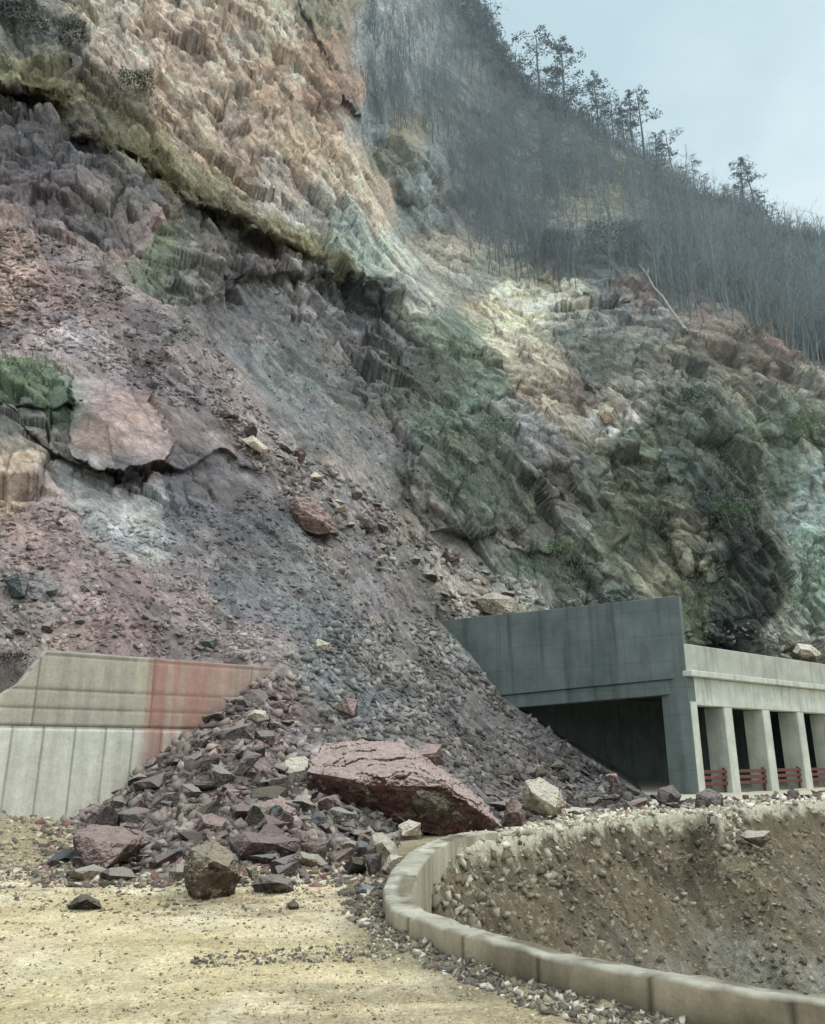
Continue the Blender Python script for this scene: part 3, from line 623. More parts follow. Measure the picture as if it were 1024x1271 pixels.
# guard rails
prev = .62
for k, s1_ in enumerate([rights[0]+stp*j for j in range(5)]):
    a, b = prev+.02, s1_-.77
    bm = bmesh.new(); zz0 = .18
    for z_ in (.35, .62, .89):
        q, e = sbox(a, b, .25, .33, z_, z_+.15); prism(bm, q, e)
    r = link('guard_rail', None, cat='guard rail', group='red guard rails between the gallery columns', label=['red guard rail beside the dark corner pillar', 'red guard rail between first and second pale columns', 'red guard rail between second and third pale columns', 'red guard rail between third and fourth pale columns', 'red guard rail between fourth and fifth pale columns'][k], loc=tuple(sp_(a, 0, .3)+O))
    off = sp_(a, 0, .3)
    for v_ in bm.verts: v_.co -= Vector(off)
    bm_obj('rail', bm, M_red2, r, .015)
    for t in (a+.1, b-.12):
        bm = bmesh.new(); q, e = sbox(t, t+.1, .34, .44, -.1, 1.12); prism(bm, q, e)
        for v_ in bm.verts: v_.co -= Vector(off)
        bm_obj('post', bm, M_red2, r, .01)
    prev = s1_

# ------------------------------------------------------------------ rocks
def ico(sub):
    bm = bmesh.new(); bmesh.ops.create_icosphere(bm, subdivisions=sub, radius=1); bm.verts.ensure_lookup_table()
    v_ = np.array([q.co[:] for q in bm.verts]); f_ = np.array([[q.index for q in f.verts] for f in bm.faces]); bm.free(); return v_, f_
ICO = {k: ico(k) for k in (1, 2, 4, 5)}
def rock_verts(sub, seed, planes=9, flat=(1, 1, 1), rough=.05):
    r = np.random.default_rng(seed); v_ = ICO[sub][0].copy()
    for _ in range(planes):
        n = r.normal(size=3); n /= np.linalg.norm(n); d_ = r.uniform(.36, .74)
        t = v_@n; m = t > d_; v_[m] -= np.outer((t[m]-d_), n)
    v_ *= np.array(flat)
    if rough: 
        nn = v_/np.linalg.norm(v_, axis=1, keepdims=True)
        v_ = v_+nn*(rough*(fbm(v_*2.2+seed, 4, seed, gain=.6)+.5*fbm(v_*7+seed, 3, seed+5)))[:, None]
    return v_
def angular(seed, fl):
    r = random.Random(seed); bm = bmesh.new()
    for q in range(13):
        v_ = Vector([r.uniform(-1, 1) for _ in range(3)]); m_ = max(abs(c) for c in v_); v_ = v_/m_*r.uniform(.8, 1) if r.random() < .8 else v_
        bm.verts.new((v_.x*fl[0]*.85, v_.y*fl[1]*.85, v_.z*fl[2]*.8))
    bmesh.ops.convex_hull(bm, input=list(bm.verts)); bmesh.ops.delete(bm, geom=[g for g in bm.verts if not g.link_faces], context='VERTS')
    bmesh.ops.triangulate(bm, faces=bm.faces); bmesh.ops.subdivide_edges(bm, edges=list(bm.edges), cuts=5, use_grid_fill=True); bmesh.ops.triangulate(bm, faces=bm.faces)
    bm.normal_update(); co = np.array([v_.co[:] for v_ in bm.verts]); nz = .05*fbm(co*1.8+seed, 5, seed, gain=.6)+.03*fbm(co*7+seed, 3, seed+1)
    for i_, v_ in enumerate(bm.verts): v_.co += v_.normal*float(nz[i_])
    me = bpy.data.meshes.new('rock'); bm.to_mesh(me); bm.free(); return me
PROTO = []
for k in range(14):
    fl = [(1, .8, .62), (1.15, .8, .5), (.95, .9, .8), (1.3, .8, .42), (1, .7, .7), (.9, .8, .95)][k % 6]
    PROTO.append(angular(900+k, fl))
SHAPEW = ['blocky', 'flat slab-like', 'chunky rounded', 'thin flat', 'angular', 'tall pointed']
for me in PROTO: me.materials.append(M_pur)
PHI = [(-1, (1, 1, 1))]
def hull_boulder(name, outline, Yc, T, mat, label, cat='boulder', group=None, drop=.12, seed=1, sub=6, rough=.045, fr=.62, pts3=None):
    r = random.Random(seed); pts = []
    ox = sum(p[0] for p in outline)/len(outline); oy = sum(p[1] for p in outline)/len(outline)
    hpx = max(p[1] for p in outline)-min(p[1] for p in outline)
    if pts3: pts = [P(*q) for q in pts3]
    for (a, b) in ([] if pts3 else outline):
        pts.append(P(a, b, Yc))
        j = r.uniform(-.1, .1)
        fx, fy = ox+(a-ox)*(fr+j), oy+(b-oy)*(fr+j)+hpx*drop
        if r.random() < .62: pts.append(P(fx, min(fy, max(p[1] for p in outline)+1), Yc-T*r.uniform(.38, .6)))
        pts.append(P(ox+(a-ox)*(.72+j), oy+(b-oy)*(.72+j), Yc+T*r.uniform(.45, .65)))
    bm = bmesh.new(); vs = [bm.verts.new(tuple(p)) for p in pts]
    res = bmesh.ops.convex_hull(bm, input=vs)
    bmesh.ops.delete(bm, geom=[g for g in bm.verts if not g.link_faces], context='VERTS')
    bmesh.ops.triangulate(bm, faces=bm.faces)
    size = max(f.calc_area() for f in bm.faces)**.5
    for _ in range(sub):
        L = sorted(e.calc_length() for e in bm.edges)[-1]
        es = [e for e in bm.edges if e.calc_length() > L*.45]
        bmesh.ops.subdivide_edges(bm, edges=es, cuts=1, use_grid_fill=False); bmesh.ops.triangulate(bm, faces=bm.faces)
    c = Vector(tuple(P(ox, oy, Yc))); bm.normal_update()
    Rr = max((v_.co-c).length for v_ in bm.verts)
    bmesh.ops.smooth_vert(bm, verts=bm.verts, factor=.03, use_axis_x=True, use_axis_y=True, use_axis_z=True)
    co = np.array([v_.co[:] for v_ in bm.verts]); rel_ = (co-np.array(c))/Rr
    fh, fe, fc = facets(rel_*np.array([1.6, 2.2, 3])+seed, seed); fh2, fe2, _ = facets(rel_*np.array([4.5, 5, 7.5])+seed, seed+9); nz = fbm(rel_*3+seed, 6, seed, gain=.68)
    dd = Rr*(.03+rough*.2)*(.3*fh+.22*fh2+nz*1.3)
    for i, v_ in enumerate(bm.verts): v_.co = (v_.co+v_.normal*float(dd[i]))-c
    me = bpy.data.meshes.new(name); bm.to_mesh(me); bm.free(); me.materials.append(mat)
    return link(name, me, None, label, cat, group, loc=c)
def gY(px, py): return float(G(px, py, 0)[1])
H = hull_boulder
# stones resting on the road
H('boulder', [(226,1082),(236,1052),(266,1042),(292,1060),(299,1090),(284,1119),(236,1119)], gY(262,1116)+.4, .9, M_sq, 'brown blocky boulder with dark broken front standing on yellow road', seed=3, rough=.09)
H('boulder', [(311,1098),(322,1087),(345,1084),(362,1092),(366,1104),(352,1113),(322,1113)], gY(340,1111)+.3, .55, M_gry, 'low flat grey boulder on the road right of the blocky boulder', seed=5, rough=.07)
H('boulder', [(83,1124),(96,1112),(108,1109),(124,1119),(127,1127),(110,1130),(85,1131)], gY(105,1129)+.2, .4, M_drk, 'small dark flat boulder lying alone on yellow road', seed=6, rough=.08)
H('boulder', [(357,1122),(364,1115),(371,1122),(371,1130),(359,1131)], gY(364,1130)+.08, .14, M_drk, 'fist sized dark stone on the road below the flat grey boulder', seed=61)
# debris toe
H('boulder', [(90,1032),(112,1025),(150,1026),(176,1030),(184,1046),(160,1062),(130,1082),(108,1084),(92,1064)], gY(130,1082)+.7, 1.5, M_red, 'red blocky boulder below the concrete wall at left debris edge', seed=8, rough=.07, drop=.16)
H('boulder', [(380,960),(396,940),(412,920),(448,912),(478,920),(500,930),(530,948),(562,968),(582,990),(612,1012),(625,1026),(600,1034),(540,1030),(500,1022),(450,1008),(400,992),(384,978)], 20.2, 3.4, M_bigred, 'huge red boulder with pink dusty top in the middle of debris', seed=9, rough=.12, sub=7, drop=.1,
  pts3=[(405,925,21.6),(448,912,22.6),(500,922,22.6),(545,950,22.0),(590,985,21.2),(386,945,20.0),(383,958,19.6),(440,968,18.7),(455,974,18.6),(505,962,18.6),(556,976,18.4),(585,1000,18.6),(626,1027,19.0),(384,985,19.9),(400,996,19.9),(470,1022,19.3),(540,1034,19.0),(600,1035,19.0),(430,950,22.8),(600,1012,21.2),(470,960,23)])
H('boulder', [(506,968),(530,964),(556,974),(566,1002),(552,1024),(520,1016),(504,990)], 18.75, .5, M_sq, 'brown broken slab face standing against the front of the huge one', seed=91, rough=.05)
H('boulder', [(515,930),(530,922),(548,924),(551,945),(535,954),(520,948)], 22.6, .9, M_red, 'reddish boulder peeking out behind the huge red boulder', seed=10)
H('boulder', [(343,955),(355,942),(378,938),(388,946),(386,968),(366,978),(348,970)], 21.0, .9, M_cre, 'cream yellow boulder at left end of the huge red boulder', seed=11)
H('boulder', [(648,985),(652,968),(672,965),(694,978),(702,1000),(690,1012),(664,1012),(650,1002)], 23.5, 1.2, M_cre, 'large cream boulder right of the huge red boulder near the gallery', seed=12, rough=.07)
H('boulder', [(622,1026),(628,1002),(637,983),(648,1000),(655,1024)], 20.4, .6, M_red, 'upright pointed red brown boulder beside the cream boulder', seed=13)
H('boulder', [(455,1060),(462,1036),(474,1032),(490,1046),(497,1062),(488,1078),(468,1072)], gY(480,1078)+.6, .7, M_cre, 'cream and rust boulder leaning against the kerb wall end', seed=14)
H('boulder', [(474,1078),(484,1060),(500,1062),(500,1078),(488,1090)], gY(480,1092)+.35, .4, M_cre, 'pale pink stone wedged between kerb wall and cream boulder', seed=15)
H('boulder', [(262,1002),(270,978),(285,970),(292,990),(293,1010),(276,1014)], 18.8, .7, M_red, 'upright orange red pointed boulder in the debris pile', seed=16)
H('boulder', [(296,1010),(312,998),(345,990),(372,998),(376,1016),(362,1034),(330,1036),(302,1024)], 17.8, 1.4, M_red, 'rusty red boulder with hollow underside left of the huge one', seed=17, rough=.09)
H('boulder', [(284,1042),(300,1030),(345,1034),(374,1042),(380,1062),(350,1074),(300,1073),(286,1060)], gY(330,1073)+.6, 1.1, M_red, 'dark red slab boulder behind the blocky brown boulder', seed=18, rough=.08)
H('boulder', [(190,1030),(215,1018),(255,1022),(262,1040),(232,1052),(200,1048)], 16.6, 1.0, M_gry, 'grey green flat boulder behind the red block', seed=19, rough=.08)
H('boulder', [(236,1042),(250,1012),(264,1008),(280,1018),(282,1040),(262,1048)], 16.3, .8, M_red, 'small reddish boulder behind top of the blocky brown boulder', seed=20)
H('boulder', [(365,1070),(372,1056),(395,1060),(408,1072),(392,1078),(370,1079)], gY(385,1078)+.25, .5, M_cre, 'pale flat boulder at the front edge of the debris', seed=21)
H('boulder', [(430,1080),(436,1062),(452,1068),(456,1080),(442,1086)], gY(443,1086)+.2, .35, M_drk, 'black angular stone left of the kerb wall end', seed=22)
H('boulder', [(440,1108),(448,1096),(466,1100),(468,1112),(452,1116)], gY(455,1115)+.2, .3, M_blu, 'blue grey stone beside the curved kerb wall', seed=23)
H('boulder', [(305,888),(316,880),(330,882),(334,892),(318,898)], 23.0, .7, M_cre, 'pinkish pale boulder below the end of the stained wall', seed=24)
H('boulder', [(415,878),(428,864),(444,868),(444,888),(428,893)], 24.2, .8, M_red, 'dull red boulder half buried in the scree above the huge one', seed=25)
H('boulder', [(494,1024),(508,1016),(522,1022),(523,1036),(508,1040),(495,1036)], 18.2, .55, M_cre, 'small pale round boulder under the nose of the huge one', seed=26)
H('boulder', [(142,1010),(168,1000),(190,1005),(192,1024),(165,1030),(145,1024)], 18.3, .9, M_pur, 'purple brown boulder just behind the red block', seed=27)
H('boulder', [(250,952),(268,942),(284,948),(283,966),(262,970)], 20.6, .8, M_pur, 'purple slab boulder in the middle of the left rubble', seed=28)
H('boulder', [(60,1036),(75,1026),(90,1034),(90,1052),(70,1054)], 17.3, .6, M_blu, 'blue grey boulder at the foot of the wall', seed=29)
# on the slope
def mY(px, py): return float(on_mount(px, py)[0][1])
H('boulder', [(358,628),(366,614),(388,618),(412,640),(421,660),(398,666),(376,656),(362,644)], mY(392,655)-.4, 1.6, M_red, 'pink red block stranded high on the middle of slope', seed=31, rough=.05)
H('boulder', [(386,798),(394,792),(410,798),(414,808),(400,810)], mY(400,806)-.15, .5, M_cre, 'pale oval stone alone on the grey scree', seed=32)
H('boulder', [(268,512),(280,504),(292,512),(288,520),(272,520)], mY(280,518)-.2, .8, M_gry, 'grey block above the debris trail in mid slope', seed=33)
H('boulder', [(300,545),(314,540),(334,556),(330,564),(314,558)], mY(316,560)-.2, .8, M_cre, 'long pale slab on the upper debris trail', seed=34)
H('boulder', [(590,742),(612,734),(640,742),(646,760),(618,766),(596,758)], mY(618,762)-.6, 1.5, M_cre, 'broad pale boulder piled against the shed portal top', seed=35)
H('boulder', [(5,718),(22,710),(36,720),(34,740),(14,742)], mY(20,738)-.3, .8, M_blu, 'grey boulder on the slope above the wall left end', seed=36)
H('boulder', [(984,808),(990,798),(1008,800),(1020,812),(1014,822),(990,816)], 49.5, 1.6, M_cre, 'pinkish pale boulder resting on the gallery roof', seed=37)
H('boulder', [(742,512),(750,500),(762,506),(763,522),(750,528)], mY(752,522)-.4, 1.2, M_cre, 'white boulder stuck in the green brown cliff', seed=38)
H('boulder', [(814,992),(818,978),(834,974),(846,986),(842,1002),(822,1004)], gY(830,1003)+.6, 1.1, M_pur, 'rounded purple boulder left of the corner pillar base', seed=39)
H('boulder', [(862,1000),(864,984),(880,978),(897,986),(899,1004),(884,1010),(866,1008)], gY(880,1008)+.6, 1.2, M_pur, 'dark purple rubble boulder in front of the corner pillar', seed=40)
H('boulder', [(645,1208),(650,1199),(660,1202),(660,1214),(650,1218)], gY(652,1217)+.05, .12, M_cre, 'cream stone against the kerb wall foot', seed=41)
H('boulder', [(676,1238),(682,1226),(698,1228),(701,1240),(690,1246)], gY(688,1245)+.06, .16, M_drk, 'dark cobble against the kerb wall foot', seed=42)
H('boulder', [(696,1252),(706,1243),(730,1245),(736,1254),(714,1260)], gY(716,1258)+.07, .16, M_cre, 'flat pale stone lying near the kerb wall', seed=43)
H('boulder', [(918,1036),(926,1030),(956,1031),(957,1040),(946,1052),(930,1046)], 24.2, .7, M_cre, 'white flat slab tipped over the gully bank edge', seed=44)

# medium stones one can count
MATS = {'purple grey': M_pur, 'red brown': M_red, 'grey brown': M_gry, 'pale cream': M_cre, 'dark': M_drk, 'blue grey': M_blu}
def place_rock(p, n, size, k, matn, label, group):
    o = link('rock', PROTO[k], None, label, 'rock', group); o.location = p
    e = n if n is not None else Vector((0, 0, 1))
    o.rotation_euler = (Vector((0, 0, 1)).rotation_difference(Vector(e)).to_matrix() @ Matrix.Rotation(random.uniform(0, 6.28), 3, 'Z') @ Matrix.Rotation(random.uniform(-.4, .4), 3, 'X')).to_euler()
    s = size; o.scale = (s*random.uniform(.85, 1.2), s*random.uniform(.85, 1.15), s*random.uniform(.8, 1.15))
    o.material_slots[0].link = 'OBJECT'; o.material_slots[0].material = MATS[matn]
    return o
ZONES = [  # name, polygon, count, pixel size range, colours
 ('in the rubble pile below the wall', [(90,1040),(140,995),(220,930),(330,850),(370,900),(360,960),(290,1040),(230,1060)], 66, (12, 38), ['purple grey', 'purple grey', 'red brown', 'grey brown', 'dark']),
 ('in the rubble around the huge red boulder', [(300,1075),(300,960),(380,980),(470,1025),(560,1035),(500,1050),(450,1070),(400,1078)], 52, (14, 42), ['red brown', 'purple grey', 'red brown', 'grey brown', 'pale cream', 'blue grey']),
 ('along the front edge of the debris', [(60,1078),(110,1060),(300,1068),(460,1062),(470,1085),(300,1092),(90,1090)], 50, (10, 34), ['grey brown', 'pale cream', 'purple grey', 'blue grey', 'red brown']),
 ('on the scree in front of the rock shed', [(560,1015),(640,950),(700,950),(790,985),(860,1002),(740,1014),(640,1024)], 44, (10, 28), ['purple grey', 'dark', 'red brown', 'purple grey', 'grey brown']),
 ('on the pale debris trail below the cliff', [(260,500),(330,540),(440,610),(560,690),(680,745),(560,765),(520,730),(440,680),(340,590)], 44, (7, 20), ['pale cream', 'grey brown', 'purple grey', 'red brown']),
 ('on the bare slope above the wall', [(0,640),(120,700),(300,790),(340,820),(60,800),(0,790)], 24, (6, 15), ['purple grey', 'grey brown', 'blue grey']),
]
tot = 0
for zn, poly, cnt, (s0_, s1_), cols in ZONES:
    xs = [p[0] for p in poly]; ys = [p[1] for p in poly]; n = 0; placed = []
    while n < cnt:
        a, b = random.uniform(min(xs), max(xs)), random.uniform(min(ys), max(ys))
        if not inpoly(np.array([a]), np.array([b]), poly)[0]: continue
        if any(math.hypot(a-q[0], b-q[1]) < (s0_+s1_)*.42 for q in placed) and random.random() < .93: continue
        placed.append((a, b)); n += 1
        p, nn, _ = on_mount(a, b); p = np.array(p)
        g = G(a, b, 0) if b > 945 else None
        if g is not None and (p[2] < .02 or g[1] < p[1]): p = np.array(g); nn = np.array([0, 0, 1.])
        pxs_ = random.uniform(s0_, s1_)*(1 if random.random() < .7 else .75); w = np.linalg.norm(p-np.array([0, 0, EYE])); size = pxs_/F*w*.64
        k = random.randrange(14); mn = random.choice(cols)
        szw = 'large' if pxs_ > s0_+(s1_-s0_)*.6 else ('medium' if pxs_ > s0_+(s1_-s0_)*.25 else 'small')
        place_rock(tuple(p+np.array(nn)*size*.3), Vector(nn*.5+np.array([0, 0, .5])), size, k, mn, f'{szw} {mn} {SHAPEW[k % 6]} stone {zn}', 'stones '+zn)
        tot += 1

# loose rubble (uncountable)
def rubble(name, pos, nor, size, col, label, cat, sub=1, nvar=24, flatr=(.45, .9), mat=None):
    n = len(pos); vr = np.random.default_rng(5); nvar = 40
    bv = np.array([(a, b, c) for a in (-1, 1) for b in (-1, 1) for c in (-1, 1)], float)
    bf = np.array([(0,1,3),(0,3,2),(4,6,7),(4,7,5),(0,4,5),(0,5,1),(2,3,7),(2,7,6),(0,2,6),(0,6,4),(1,5,7),(1,7,3)])
    var = np.stack([(bv*(1-.55*vr.random((8, 1)))+vr.normal(0, .2, (8, 3)))*np.array([1.1, vr.uniform(.45, .95), vr.uniform(.22, .65)]) for i in range(nvar)])
    pick = rng.integers(0, nvar, n); Vv = var[pick]                                        # n,k,3
    up = nor/np.linalg.norm(nor, axis=1, keepdims=True); r = rng.normal(size=(n, 3))
    up = up+.5*rng.normal(size=(n, 3)); up /= np.linalg.norm(up, axis=1, keepdims=True)
    tx = np.cross(up, r); tx /= np.linalg.norm(tx, axis=1, keepdims=True); ty = np.cross(up, tx)
    W = Vv[:, :, 0:1]*tx[:, None]+Vv[:, :, 1:2]*ty[:, None]+Vv[:, :, 2:3]*up[:, None]
    W = W*size[:, None, None]+pos[:, None]+nor[:, None]*(size*.15)[:, None, None]
    k = len(bv); Fc = (bf[None]+(np.arange(n)*k)[:, None, None]).reshape(-1, 3)
    return link(name, mesh_np(name, W.reshape(-1, 3), Fc, np.repeat(col, k, 0), mat or M_rub), None, label, cat, kind='stuff')
def scatter(poly, n, s0_, s1_, power=2.2, bright=1.05, sat=1.0, pale=.08, keepout=None):
    xs = [p[0] for p in poly]; ys = [p[1] for p in poly]
    a = rng.uniform(min(xs), max(xs), n*3); b = rng.uniform(min(ys), max(ys), n*3); m = inpoly(a, b, poly); a, b = a[m][:n], b[m][:n]
    clump = fbm(np.stack([a/28, b/28, a*0], 1), 3, 88); m = (clump+rng.uniform(-.5, .7, len(a))) > -.05; a, b = a[m], b[m]
    p, nn, c = on_mount(a, b); u = rng.uniform(0, 1, len(a))**power; px_ = s0_+(s1_-s0_)*u
    w = np.linalg.norm(p-np.array([0, 0, EYE]), axis=1); size = px_/F*w*.5
    f_ = bright*rng.uniform(.7, 1.35, len(a)); pl = rng.random(len(a)) < pale; c = c*f_[:, None]
    toe = sstep(900, 1010, b)[:, None]*sstep(700, 500, a)[:, None]; c = c*(1-.4*toe)+s2l((138, 122, 106))*.4*toe*rng.uniform(.6, 1.3, (len(a), 1))
    c = np.where(pl[:, None], c*.5+s2l((205, 194, 184))*.5, c); g_ = c.mean(1, keepdims=True); c = (g_*np.array([[1.03, 1.0, .96]])+(c-g_)*.85)*np.where(sstep(0, 60, b-np.interp(a, [0, 330, 640, 860], [1000, 850, 990, 1000]))[:, None] > .3, .74, .66)*np.where(rng.random((len(a), 1)) < .3, .6, 1)*(1+rng.normal(0, .02, (len(a), 3)))
    return p, nn*.6+np.array([0, 0, .4]), size, c
parts = [
 scatter([(70,1080),(40,1052),(124,992),(200,936),(335,835),(400,840),(470,900),(560,960),(640,1024),(500,1045),(430,1065),(300,1082)], 20000, 1.8, 18, 5, 1.35, 1, .12),
 scatter([(340,820),(430,760),(545,775),(625,868),(700,924),(800,988),(840,1002),(640,1020),(560,960),(470,900),(400,840)], 20000, 1.4, 14, 5.5, 1.35, 1, .08),
 scatter([(200,640),(330,600),(440,690),(545,770),(430,770),(340,822),(240,790)], 7000, 1.2, 9, 5, 1.25, 1, .07),
 scatter([(-60,600),(200,650),(340,822),(-60,800)], 8000, 1.2, 10, 5, 1.25, 1, .1),
 scatter([(250,490),(330,530),(440,600),(560,680),(690,748),(560,772),(520,735),(440,690),(330,600)], 9000, 1.6, 13, 3.6, 1.25, 1, .28),
 scatter([(-60,280),(60,290),(180,370),(260,420),(330,520),(200,500),(90,440),(-60,440)], 7000, 1.4, 9, 4.4, 1.2, 1, .16),
 scatter([(-40,290),(30,290),(60,350),(30,400),(-40,400)], 900, 3, 11, 1.8, 1.2, 1, .4),
 scatter([(330,350),(420,330),(520,460),(560,650),(440,600),(330,520)], 2500, 1.2, 5, 4, 1.1, 1, .03),
 scatter([(640,745),(760,728),(860,790),(1020,812),(1020,790),(870,770)], 900, 3, 10, 2, 1.2, 1, .35),
]
pos, nor, siz, colr = [np.concatenate([q[i] for q in parts]) for i in range(4)]
rubble('rubble', pos, nor, siz, colr, 'loose purple and grey broken stones covering the landslide', 'rubble')

# gravel on the ground, bank, kerb top
def gscatter(poly, n, s0_, s1_, cols, power=3, inner=None, lift=.1, z=0):
    xs = [p[0] for p in poly]; ys = [p[1] for p in poly]
    a = rng.uniform(min(xs), max(xs), n*3); b = rng.uniform(min(ys), max(ys), n*3); m = inpoly(a, b, poly); a, b = a[m][:n], b[m][:n]
    g = G(a, b, z); h, inn_, dc_, dk_ = ground_h(g[:, 0], g[:, 1], False)
    m = ~inn_; g = g[m]; h = h[m]; g[:, 2] = h
    u = rng.uniform(0, 1, len(g))**power; w = np.linalg.norm(g-np.array([0, 0, EYE]), axis=1); size = (s0_+(s1_-s0_)*u)/F*w*.5
    c = s2l(np.array(cols)[rng.integers(0, len(cols), len(g))])*rng.uniform(.75, 1.2, len(g))[:, None]
    return g, np.tile([0, 0, 1.], (len(g), 1)), size, c
RC = [(170,154,120),(150,136,112),(126,112,94),(200,184,150),(104,94,84)]
DC_ = [(120,108,92),(92,84,76),(150,140,122),(196,188,170),(108,100,92),(130,118,100)]
gp = [
 gscatter([(-80,1085),(470,1085),(480,1140),(860,1285),(-80,1285)], 9000, 1.2, 4.5, RC+[(196,182,146)]*3, 3.4),
 gscatter([(-80,1085),(470,1080),(480,1130),(300,1140),(-80,1120)], 1300, 1.6, 7, DC_+RC, 3),
 gscatter([(420,1090),(474,1085),(480,1140),(560,1180),(700,1225),(850,1271),(820,1285),(680,1260),(560,1215),(470,1175),(430,1140)], 5000, 2.5, 13, DC_, 2.8),
 gscatter([(240,1185),(480,1170),(500,1185),(460,1195),(240,1200)], 700, 2, 7, DC_, 2.5),
 gscatter([(-80,1030),(70,1030),(100,1090),(-80,1100)], 2500, 2, 9, [(168,156,132),(140,130,112),(190,180,156),(116,106,94)], 2.6),
 gscatter([(40,1060),(480,1035),(480,1100),(40,1100)], 2600, 3, 13, DC_+[(130,96,88),(112,90,88)], 2.2),
 gscatter([(540,1052),(640,1020),(830,1000),(1040,985),(1040,1006),(880,1016),(700,1030),(580,1044)], 3600, 2, 10, [(206,196,176),(184,174,152),(150,140,122),(222,214,198)], 2.6),
 gscatter([(640,1022),(830,996),(1040,982),(1040,992),(840,1008),(700,1020)], 700, 4, 12, [(116,96,92),(96,84,80),(150,138,122),(84,74,70)], 2.0),
]
cs = resample(CR, .1); ci = rng.integers(0, len(cs), 1500); cx_ = cs[ci, 0]+rng.normal(0, .14, 1500); cy_ = cs[ci, 1]+rng.normal(.16, .14, 1500); ch_ = ground_h(cx_, cy_, False)[0]
gp.append((np.stack([cx_, cy_, ch_], 1), np.tile([0, -.2, 1.], (1500, 1)), .02+.10*rng.uniform(0, 1, 1500)**4, s2l(np.array([(188,178,158),(168,158,138),(136,124,106),(204,196,178)])[rng.integers(0, 4, 1500)])*rng.uniform(.75, 1.1, 1500)[:, None]))
# bank face stones
nb = 11000
q = rng.uniform(0, 1, nb); seg = resample(CR, .2); i_ = rng.integers(0, len(seg)-1, nb); dwn = rng.uniform(.0, 1, nb)**1.3*5
bx = seg[i_, 0]+rng.normal(0, .2, nb)-.05*dwn; by = seg[i_, 1]-dwn+rng.normal(0, .2, nb)
hb, innb, dcb, _ = ground_h(bx, by, False); m = innb; bx, by, hb, dcb = bx[m], by[m], hb[m], dcb[m]
bs = (.012+.085*rng.uniform(0, 1, len(bx))**6)*np.where(dcb < .6, 1.4, 1)
bcol = s2l(np.array([(138,127,108),(122,112,96),(102,92,78),(158,148,130),(112,100,82)])[rng.integers(0, 5, len(bx))])*rng.uniform(.75, 1.15, len(bx))[:, None]
gp.append((np.stack([bx, by, hb], 1), np.tile([-.1, -.6, .75], (len(bx), 1)), bs, bcol))
# on the kerb top
nk = 2600; ii = rng.integers(6, len(KO)-1, nk); ww = KWA[ii]-np.abs(rng.normal(0, .08, nk)); ww = np.where(ww < .02, KWA[ii]*.8, ww)
m = (rng.random(nk) < np.where((KO[ii, 0] > .2) & (KO[ii, 1] < 9.5), sstep(-.3, .3, fbm(np.stack([ii/27, ii*0, ii*0], 1), 3, 5)), 0)); ii, ww = ii[m], ww[m]; fr_ = rng.random(len(ii))[:, None]
kp = np.concatenate([KO[ii]*fr_+KO[ii+1]*(1-fr_)+KN[ii]*ww[:, None], np.full((len(ii), 1), KH)], 1)
gp.append((kp, np.tile([0, 0, 1.], (len(ii), 1)), .006+.032*rng.uniform(0, 1, len(ii))**2.6, s2l(np.array(DC_)[rng.integers(0, 6, len(ii))])))
pos, nor, siz, colr = [np.concatenate([q[i] for q in gp]) for i in range(4)]
rubble('gravel', pos, nor, siz, colr, 'loose gravel and pebbles on the road, gully bank and kerb', 'gravel')

# ------------------------------------------------------------------ vegetation
def cone_tris(p0, p1, r0, r1, k=3):
    p0 = np.asarray(p0, float); p1 = np.asarray(p1, float); d_ = p1-p0; d_ /= np.linalg.norm(d_)+1e-9
    a = np.cross(d_, [0.31, .95, .1]); a /= np.linalg.norm(a)+1e-9; b = np.cross(d_, a)
    an = np.arange(k)/k*2*np.pi; ring = np.cos(an)[:, None]*a+np.sin(an)[:, None]*b
    if r1 <= 0:
        return np.concatenate([p0+ring*r0, p1[None]]), [(i, (i+1) % k, k) for i in range(k)]
    V_ = np.concatenate([p0+ring*r0, p1+ring*r1]); f_ = []
    for i in range(k): j = (i+1) % k; f_ += [(i, j, k+j), (i, k+j, k+i)]
    return V_, f_
class TB:
    def __init__(s): s.v = []; s.f = []; s.n = 0
    def add(s, V_, f_): s.v.append(V_); s.f += [tuple(i+s.n for i in t) for t in f_]; s.n += len(V_)
    def arr(s): return np.concatenate(s.v), np.array(s.f)
